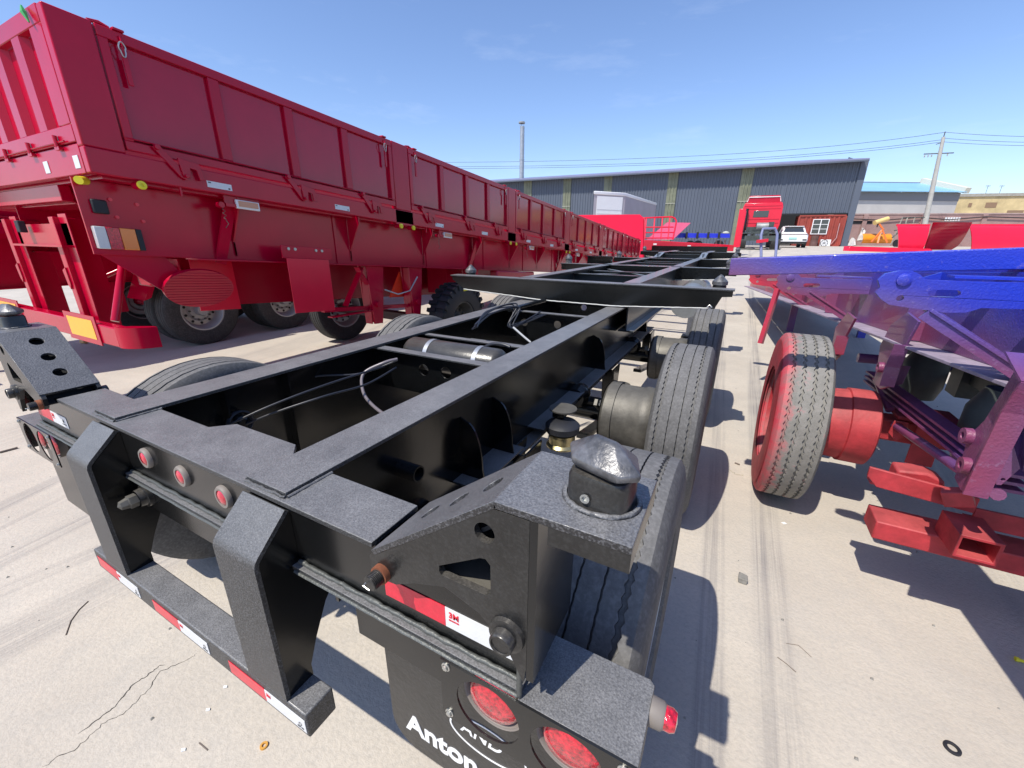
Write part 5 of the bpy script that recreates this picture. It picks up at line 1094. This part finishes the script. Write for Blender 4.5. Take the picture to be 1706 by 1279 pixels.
# white box truck body, red headboard, ladder rack, tilted red deck, blue flatbed, gooseneck flatbed
def fbox(name, pts, dep, M, parent=None, root=None, **kw):     # a slab whose front face corners are given, dep metres deep
    P = [Vector(p) for p in pts]; n = (P[1]-P[0]).cross(P[-1]-P[0]).normalized()
    if n.dot(CAM-P[0]) < 0: n = -n
    n.z = 0; n.normalize(); k = len(P); b = MB()
    b.add(P+[p-n*dep for p in P], [tuple(range(k)), tuple(range(2*k-1, k-1, -1))]+[(i, (i+1) % k, k+(i+1) % k, k+i) for i in range(k)])
    if root: return rootmesh(b, name, M, root[0], root[1], root[2], root[3] if len(root) > 3 else None, **kw)
    return b.build(name, M, parent, **kw)
vp0 = ground_at(1020, 31)
vn = empty('box_truck_body', tuple(vp0), 'white box truck body with a grey tarpaulin side in front of the warehouse', 'truck')
a_ = far(986, 385, 29); b_ = far(1037, 385, 30); c_ = far(1090, 372, 37)
zt_ = on(1, 986, 318, a_.y).z; zb_ = 1.4
def q4(p, q, z0, z1): return [Vector((p.x, p.y, z0)), Vector((q.x, q.y, z0)), Vector((q.x, q.y, z1)), Vector((p.x, p.y, z1))]
b = MB(); dd = c_-b_; d_ = a_+Vector((dd.x, dd.y, 0))
base = [a_, b_, c_, d_]; b.add([Vector((p.x, p.y, zb_)) for p in base]+[Vector((p.x, p.y, zt_-.22)) for p in base], [(3, 2, 1, 0), (4, 5, 6, 7), (0, 1, 5, 4), (2, 3, 7, 6), (3, 0, 4, 7), (1, 2, 6, 5)]); b.build('tarpaulin_body', TARP, vn)
b = MB(); cen = (a_+c_)/2; ex = [cen+(p-cen)*1.02 for p in base]; b.add([Vector((p.x, p.y, zt_-.219)) for p in ex]+[Vector((p.x, p.y, zt_)) for p in ex], [(3, 2, 1, 0), (4, 5, 6, 7), (0, 1, 5, 4), (2, 3, 7, 6), (3, 0, 4, 7), (1, 2, 6, 5)]); b.build('roof_rim', WPAINT, vn, bevel=.04)
e1 = (b_-a_); e1.z = 0; nb_ = Vector((e1.y, -e1.x, 0)).normalized()
fbox('roller_door', [p+nb_*.03 for p in q4(a_+e1*.09, b_-e1*.09, zb_+.05, zt_-.30)], .02, WPAINT, vn)
for k in range(8): z = zb_+.3+k*.28; fbox('door_rib', [p+nb_*.045 for p in q4(a_+e1*.1, b_-e1*.1, z, z+.03)], .014, mat('pale_rib', (.66, .66, .66), .4), vn)
sc_ = b_+(c_-b_)*.5; sn = Vector((dd.y, -dd.x, 0)).normalized()
if sn.dot(CAM-b_) < 0: sn = -sn
sw = [Vector((sc_.x, sc_.y, 2.2))+dd.normalized()*x+sn*.03+Vector((0, 0, z)) for x, z in ((-.8, 0), (-.2, .9), (0, 1.3), (.15, .8), (.1, .1))]
MB().tube(sw, .035, 5).build('printed_swoosh', mat('dark_blue_print', (.08, .07, .25), .5), vn)

gp = ground_at(1150, 21)
fl = empty('gooseneck_flatbed', (gp.x, gp.y, gp.z), 'bright red flatbed trailer with a tall upright front post, parked across the yard', 'trailer')
dk0, dk1 = far(1064, 410, 19.5), far(1222, 418, 21); tz = (on(1, 1068, 397, dk0.y).z+on(1, 1222, 408, dk1.y).z)/2
D_ = (dk1-dk0); D_.z = 0; bk = Vector((-D_.y, D_.x, 0)).normalized()
P = [dk0, dk1, dk1+bk*2.5, dk0+bk*2.5]; zA, zB = on(1, 1068, 399, dk0.y).z, on(1, 1215, 408, dk1.y).z; zz = [zA, zB, zB, zA]
b = MB(); b.add([Vector((p.x, p.y, z-h_)) for p, z, h_ in zip(P, zz, (.46, .30, .30, .46))]+[Vector((p.x, p.y, z)) for p, z in zip(P, zz)], [(3, 2, 1, 0), (4, 5, 6, 7), (0, 1, 5, 4), (2, 3, 7, 6), (3, 0, 4, 7), (1, 2, 6, 5)]); b.build('deck', REDB, fl, bevel=.02)
for t in (.15, .5, .85): q = dk0+(dk1-dk0)*t; z = zA+(zB-zA)*t; MB().box(q.x-.12, q.x+.12, q.y-.03, q.y-.01, z-.2, z-.13).build('white_marker_plate', TAPEW, fl)
t0 = far(1226, 414, 20.6); tt1 = on(1, 1238, 348, t0.y)
MB().beam((t0.x, t0.y, zB-.1), (tt1.x-.0, t0.y, tt1.z), .28, .30, up=(0, 1, 0)).build('front_post', REDB, fl, bevel=.02)
MB().beam((t0.x, t0.y+1.9, zB-.1), (tt1.x, t0.y+1.9, tt1.z), .3, .3, up=(0, 1, 0)).build('front_post', REDB, fl)
for k in range(4): MB().box(dk1.x-.9+.2*k, dk1.x-.84+.2*k, dk1.y+.05, dk1.y+.12, zB+.001, zB+.25).build('stake', DRUM, fl)
for t in (.1, .35): 
    q = dk0+(dk1-dk0)*t; MB().tube([(q.x, q.y+.3, gz(q.y)+.42), (q.x, q.y+.6, gz(q.y)+.42)], .42, 20).build('wheel', RUBK, fl, smooth=40)
MB().box(dk0.x-.5, dk1.x-.2, dk0.y+.5, dk0.y+.6, zA-.62, zA-.27).build('chassis_beam', BLACK2, fl)
# headboard panel
hp = [far(u, v, 18) for u, v in ((960, 400), (1071, 432), (1072, 362), (1066, 357), (960, 358))]
hb = fbox('red_headboard', hp, .06, REDB, root=(tuple(hp[0]), 'large plain bright red steel headboard standing beyond the red side-wall trailer', 'panel'), bevel=.01)
MB().beam(hp[1]+Vector((0, .12, -.2)), hp[2]+Vector((0, .12, 0)), .08, .08, up=(0, 1, 0)).build('edge_post', REDB, hb)
# ladder rack
lr = empty('headboard_rack', tuple(far(1100, 398, 22.5)), 'open red tubular headboard rack with upright bars in front of the tilted deck', 'rack')
def lt(u0, v0, u1, v1, n='rack_bar', r=.035): MB().tube([far(u0, v0, 22.5), far(u1, v1, 22.5)], r, 6).build(n, REDB, lr, smooth=60)
MB().tube([far(u, v, 22.5) for u, v in ((1071, 363), (1118, 361), (1124, 363), (1127, 368), (1121, 399))], .045, 6).build('bent_tube', REDB, lr, smooth=60)
for u in (1075, 1089, 1102, 1114): lt(u+2, 362, u-1, 398)
for v in (378, 387, 396): lt(1071, v+.5, 1122, v)
# tilted red deck
td = [far(u, v, d) for u, v, d in ((1078, 399, 24), (1121, 399, 24), (1151, 371, 28), (1112, 370, 28))]
fbox('tilted_deck', td, .12, mat('pinkish_red_paint', (.72, .05, .09), .35, coat=.5), root=(tuple(td[0]), 'tilted pinkish red ramp deck rising behind the open rack', 'ramp'))
# blue flatbed
bq = [far(u, v, 27) for u, v in ((1128, 396), (1216, 396), (1216, 389), (1134, 388))]
bf = fbox('blue_flatbed', bq, 2.2, BLUECABLE, root=(tuple(bq[0]), 'low blue flatbed trailer lying behind the red flatbed', 'trailer'), bevel=.01)
for u in (1144, 1162, 1180, 1198): q = far(u, 392, 26.9); MB().box(q.x-.07, q.x+.07, q.y-.08, q.y-.02, q.z-.2, q.z+.2).build('stake_pocket', DARK, bf)
for t in (.25, .4, .8): q = bq[0].lerp(bq[1], t); MB().tube([(q.x, q.y+.3, gz(q.y)+.3), (q.x, q.y+.6, gz(q.y)+.3)], .3, 16).build('wheel', RUBK, bf, smooth=40)
rootmesh(MB().lathe([(0, .12), (.05, .20), (.12, .13), (.15, .001)], far(1209, 389, 25.5), 2, 9), 'white_sack', mat('pale_sack', (.42, .44, .38), .8), tuple(far(1209, 389, 25.5)), 'small pale sack lying on the blue flatbed', 'sack')

# red curved bodies at right (tipper shells)
def shell(us, v_top, v_bot, d, lean, name_label, curved):
    # us: left, right at bottom and top
    (ub0, ub1, ut0, ut1) = us; b = MB(); rows = 9; P = []
    for i in range(rows):
        t = i/(rows-1); cv = (1-cos(t*pi/2)) if curved else t
        off = t**1.5*.5 + .25*(1-t)**2
        for u0, u1 in (((ub0+(ut0-ub0)*t), (ub1+(ut1-ub1)*t)),):
            v = v_bot+(v_top-v_bot)*t
            for u in (u0, u1): p = far(u, v, d); P.append(p+Vector((0, off, 0)))
    b.v = P; k = len(P); b.v += [p+Vector((0, .07, 0)) for p in P]
    for i in range(rows-1):
        a = 2*i; b.f += [(a, a+1, a+3, a+2), (k+a+2, k+a+3, k+a+1, k+a), (a, a+2, k+a+2, k+a), (a+1, k+a+1, k+a+3, a+3)]
    b.f += [(0, k, k+1, 1), (k-2, k-1, 2*k-1, 2*k-2)]
    r = rootmesh(b, 'tipper_shell', REDB, tuple(P[0]), name_label, 'truck body', 'red tipper shells', smooth=50)
    MB().tube([P[-2]+Vector((0, -.02, 0)), P[-1]+Vector((0, -.02, 0))], .045, 6).build('top_rim', REDB, r, smooth=60)
    return r
s1 = shell((1499, 1541, 1501, 1557), 374, 416, 17, 0, 'left bright red half-shell body whose curved end faces the pole foot', True)
b = MB(); k = 0; rows = 9
for i in range(rows):
    t = i/(rows-1)
    for u in ((1541+(1557-1541)*t), (1585+35*t**.6)):
        p = far(u, 416-46*t, 17-2.6*t**1.3 if u >= 1560 else 17-1.2*t); b.v.append(p)
for i in range(rows-1): a = 2*i; b.f.append((a, a+1, a+3, a+2))
kk = len(b.v); b.v += [p+Vector((-.03, .06, 0)) for p in b.v]; b.f += [tuple(kk+i for i in reversed(f)) for f in list(b.f)]
b.build('inner_shell_face', RED, s1, smooth=60)
shell((1623, 1760, 1626, 1762), 374, 417, 15, 0, 'right bright red half-shell body cut by the edge of the photo', True)
for u in (1637, 1668, 1697): q = far(u, 410, 14.7); 
lowdeck = [far(u, v, 15.5) for u, v in ((1414, 418), (1560, 422), (1550, 414), (1416, 410))]
fbox('low_red_beam', lowdeck, .3, REDB, root=(tuple(lowdeck[0]), 'low bright red steel beam lying in front of the red half-shells', 'beam'), bevel=.01)

# yellow-orange snow plough blade and trolley by the wall
pq = ground_at(1462, 37)
pg = empty('plough_blade', tuple(pq), 'orange-yellow plough blade with a cream cylinder on top, standing by the brick wall', 'plough')
PL = lambda u, v, d=37: far(u, v, d)
b = MB(); rows = 7
for i in range(rows):
    t = i/(rows-1); off = .5*(2*t-1)**2
    for u in (1437+2*t, 1487): b.v.append(PL(u, 405-16*t)+Vector((0, off, 0)))
for i in range(rows-1): a = 2*i; b.f.append((a, a+1, a+3, a+2))
b.build('blade', ORANGE, pg, smooth=60)
for u0, v0, u1, v1 in ((1452, 403, 1472, 381), (1462, 405, 1468, 384), (1478, 404, 1470, 382), (1470, 380, 1464, 372)): MB().beam(PL(u0, v0, 36.6), PL(u1, v1, 36.6), .12, .12).build('push_frame', mat('orange_red_arm', (.7, .16, .03), .5), pg)
MB().tube([PL(1457, 371, 36.6), PL(1479, 364, 36.6)], .19, 14).build('cream_cylinder', CREAM, pg, smooth=40)
MB().tube([PL(1461, 378, 36.6), PL(1463, 372, 36.6)], .05, 6).build('stem', DARK, pg)
# wheeled cage trolley
tq = ground_at(1498, 33)
tl = empty('cage_trolley', tuple(tq), 'dark wheeled lattice frame leaning by the wall beside the pole foot', 'trolley')
for u0, v0, u1, v1 in ((1484, 408, 1504, 362), (1497, 406, 1512, 362), (1504, 362, 1540, 362), (1500, 372, 1530, 370), (1512, 362, 1508, 376), (1524, 362, 1520, 376), (1486, 396, 1500, 384), (1490, 384, 1506, 380)): MB().beam(far(u0, v0, 33), far(u1, v1, 33), .07, .07).build('frame_bar', DRUM, tl)
MB().tube([far(1492, 405, 33), far(1492, 405, 33)+Vector((.2, .1, 0))], .28, 18).build('wheel', RUBK, tl, smooth=40)
# white rag figure/plastic heap near the wall
hp_ = ground_at(1440, 39)
for (u, v, w, lab) in ((1436, 388, .22, 'crumpled white plastic bundle standing by the brick wall'), (1418, 404, .35, 'pile of white plastic scraps at the warehouse corner')):
    b = MB(); c = far(u, v, 38); rr = random.Random(u)
    b.lathe([(-.7 if v < 400 else -.3, .001), (-.6 if v < 400 else -.25, w*1.2), (-.2, w), (.2, w*.6), (.45, .001)], c, 2, 9)
    b.v = [p+Vector((rr.uniform(-.1, .1), rr.uniform(-.1, .1), rr.uniform(-.06, .06))) for p in b.v]
    rootmesh(b, 'plastic_bundle', mat('dirty_white_plastic', (.55, .52, .5), .6, var=.3), tuple(c), lab, 'plastic bundle')
# small letters painted on the brick wall
for k in range(6):
    q = bp_(1574+k*4.4, 365, .02); slab(q+BNv*.02, q+BDv*.17+BNv*.02, q.z-.18, q.z+.18, .015, BNv).build('painted_mark', WPAINT, bwall)

# ------------------------------------------------------------------ small litter on the ground
def at(u, v): p = on(2, u, v, 0); return p
q = at(1236, 968); b = MB(); b.box(q.x-.020, q.x+.022, q.y-.022, q.y+.024, 0, .03); b.v = [p+Vector((random.uniform(-.004, .004), random.uniform(-.004, .004), random.uniform(-.003, .003) if p.z > .01 else 0)) for p in b.v]
rootmesh(b, 'stone', STONE, tuple(q), 'small square grey stone on the open concrete between the black and blue trailers', 'stone', bevel=.004)
q = at(1586, 1247); rootmesh(MB().lathe([(0, .013), (.006, .0125), (.008, .016), (.006, .022), (0, .0225)], q, 2, 32), 'rubber_ring', RUBK, tuple(q), 'small black rubber ring lying on the concrete at lower right', 'ring', smooth=50)
q = at(1697, 1102); rootmesh(MB().lathe([(-.012, .001), (-.012, .009), (-.003, .009), (-.003, .006), (.012, .006), (.012, .001)], q+Vector((0, 0, .009)), 0, 12), 'yellow_plug', YEL, tuple(q), 'small yellow plastic plug on the ground at the right edge', 'plug')
q = at(440, 1243); rootmesh(MB().lathe([(0, .006), (.006, .006), (.006, .012), (0, .0125)], q, 2, 16), 'rusty_nut', mat('orange_rust', (.55, .28, .05), .6), tuple(q), 'small orange rusty washer on the concrete below the bumper', 'washer')
q = at(139, 572); rootmesh(MB().tube([q+Vector((-.05, 0, .03)), q+Vector((.05, .02, .03))], .03, 12), 'wood_offcut', mat('wood_offcut', (.6, .38, .15), .7), tuple(q), 'short round tan wood offcut under the red rear guard', 'wood')
def stick(pts, r, lab, M=mat('twig', (.16, .13, .11), .8), nm='twig', cat='twig'):
    P = [at(u, v)+Vector((0, 0, r)) for u, v in pts]; rootmesh(MB().tube(P, r, 6), nm, M, tuple(P[0]), lab, cat, smooth=60)
stick(((0, 755), (30, 747)), .008, 'short dark rod on the ground at the left edge of the photo', nm='rod', cat='rod')
stick(((110, 1058), (118, 1035), (132, 1016), (147, 1002)), .0022, 'thin curved twig on the concrete left of the bumper')
stick(((332, 1238), (346, 1250)), .002, 'tiny straight twig on the concrete in the lower left')
stick(((1224, 772), (1232, 775)), .006, 'small bent staple on the ground beside the middle black-trailer tyre', nm='metal_staple', cat='staple')
stick(((1215, 783), (1225, 790), (1238, 792)), .002, 'thin pale wire scrap on the concrete near the staple', M=mat('pale_wire', (.4, .36, .28), .6), nm='wire_scrap', cat='wire')
stick(((1295, 1095), (1310, 1106), (1326, 1120)), .0016, 'thin stalk lying on the tyre marks at lower right')
stick(((1310, 1072), (1330, 1075), (1352, 1095)), .0012, 'fine curved straw on the tyre marks at lower right')
stick(((1200, 520), (1248, 530)), .02, 'yellow and dark strap end on the ground below the black beam end', M=mat('yellow_strap', (.6, .45, .12), .7), nm='strap', cat='strap')
for u, v, lab in ((305, 1250, 'tiny white leaf near the bottom of the photo left of the rusty washer'), (346, 1183, 'tiny white chip on the concrete under the bumper end'), (375, 1145, 'tiny white chip on the concrete just under the bumper tape'), (1306, 872, 'small white leaf on the concrete below the red-dusted wheel')):
    q = at(u, v); r_ = .008 if v > 1000 else .014; b = MB(); b.prism([(q.x-r_, q.y), (q.x, q.y-r_*.7), (q.x+r_*1.1, q.y+.003), (q.x+.002, q.y+r_*.9)], 2, .001, .004)
    rootmesh(b, 'leaf_scrap', WPAINT, tuple(q), lab, 'leaf')
# crack in the slab, lower left
pts = [(130, 1224), (160, 1200), (188, 1180), (205, 1160), (222, 1140), (245, 1125), (262, 1112), (277, 1105)]
pts2 = [(70, 1279), (95, 1262), (125, 1250), (150, 1225), (175, 1203), (205, 1190), (225, 1170), (250, 1145), (262, 1122), (290, 1108), (318, 1096), (330, 1086)]
ck = mat('crack_dark', (.05, .045, .04), .95)
def strip(pp_, w):
    P = []
    for a_, c_ in zip(pp_, pp_[1:]):
        for k in range(5): P.append(at(a_[0]+(c_[0]-a_[0])*k/5+random.uniform(-1.5, 1.5), a_[1]+(c_[1]-a_[1])*k/5+random.uniform(-1.5, 1.5)))
    b = MB(); n = len(P)
    for i, p in enumerate(P):
        d = (P[min(i+1, n-1)]-P[max(i-1, 0)]).normalized(); o = Vector((-d.y, d.x, 0))*w*random.uniform(.4, 1)*min(1, min(i, n-1-i)/4+.1); b.v += [p-o+Vector((0, 0, .0006)), p+o+Vector((0, 0, .0006))]
    for i in range(n-1): b.f.append((2*i, 2*i+2, 2*i+3, 2*i+1))
    struct(b.build('slab_crack', ck))
strip(pts, .0028); strip(pts2, .0016)
# loose grit
b = MB(); rr = random.Random(3)
for k in range(420):
    x, y = rr.uniform(-4, 3), rr.uniform(.2, 9); r_ = rr.uniform(.002, .007); z = gz(y)
    b.add([(x-r_, y-r_*.7, z), (x+r_*.8, y-r_, z), (x+r_, y+r_, z), (x-r_*.6, y+r_*.8, z), (x, y, z+r_*1.2)], [(0, 1, 4), (1, 2, 4), (2, 3, 4), (3, 0, 4)])
gr = b.build('loose_grit', STONE); gr['kind'] = 'stuff'; gr['label'] = 'scattered fine grit on the concrete yard'; gr['category'] = 'grit'
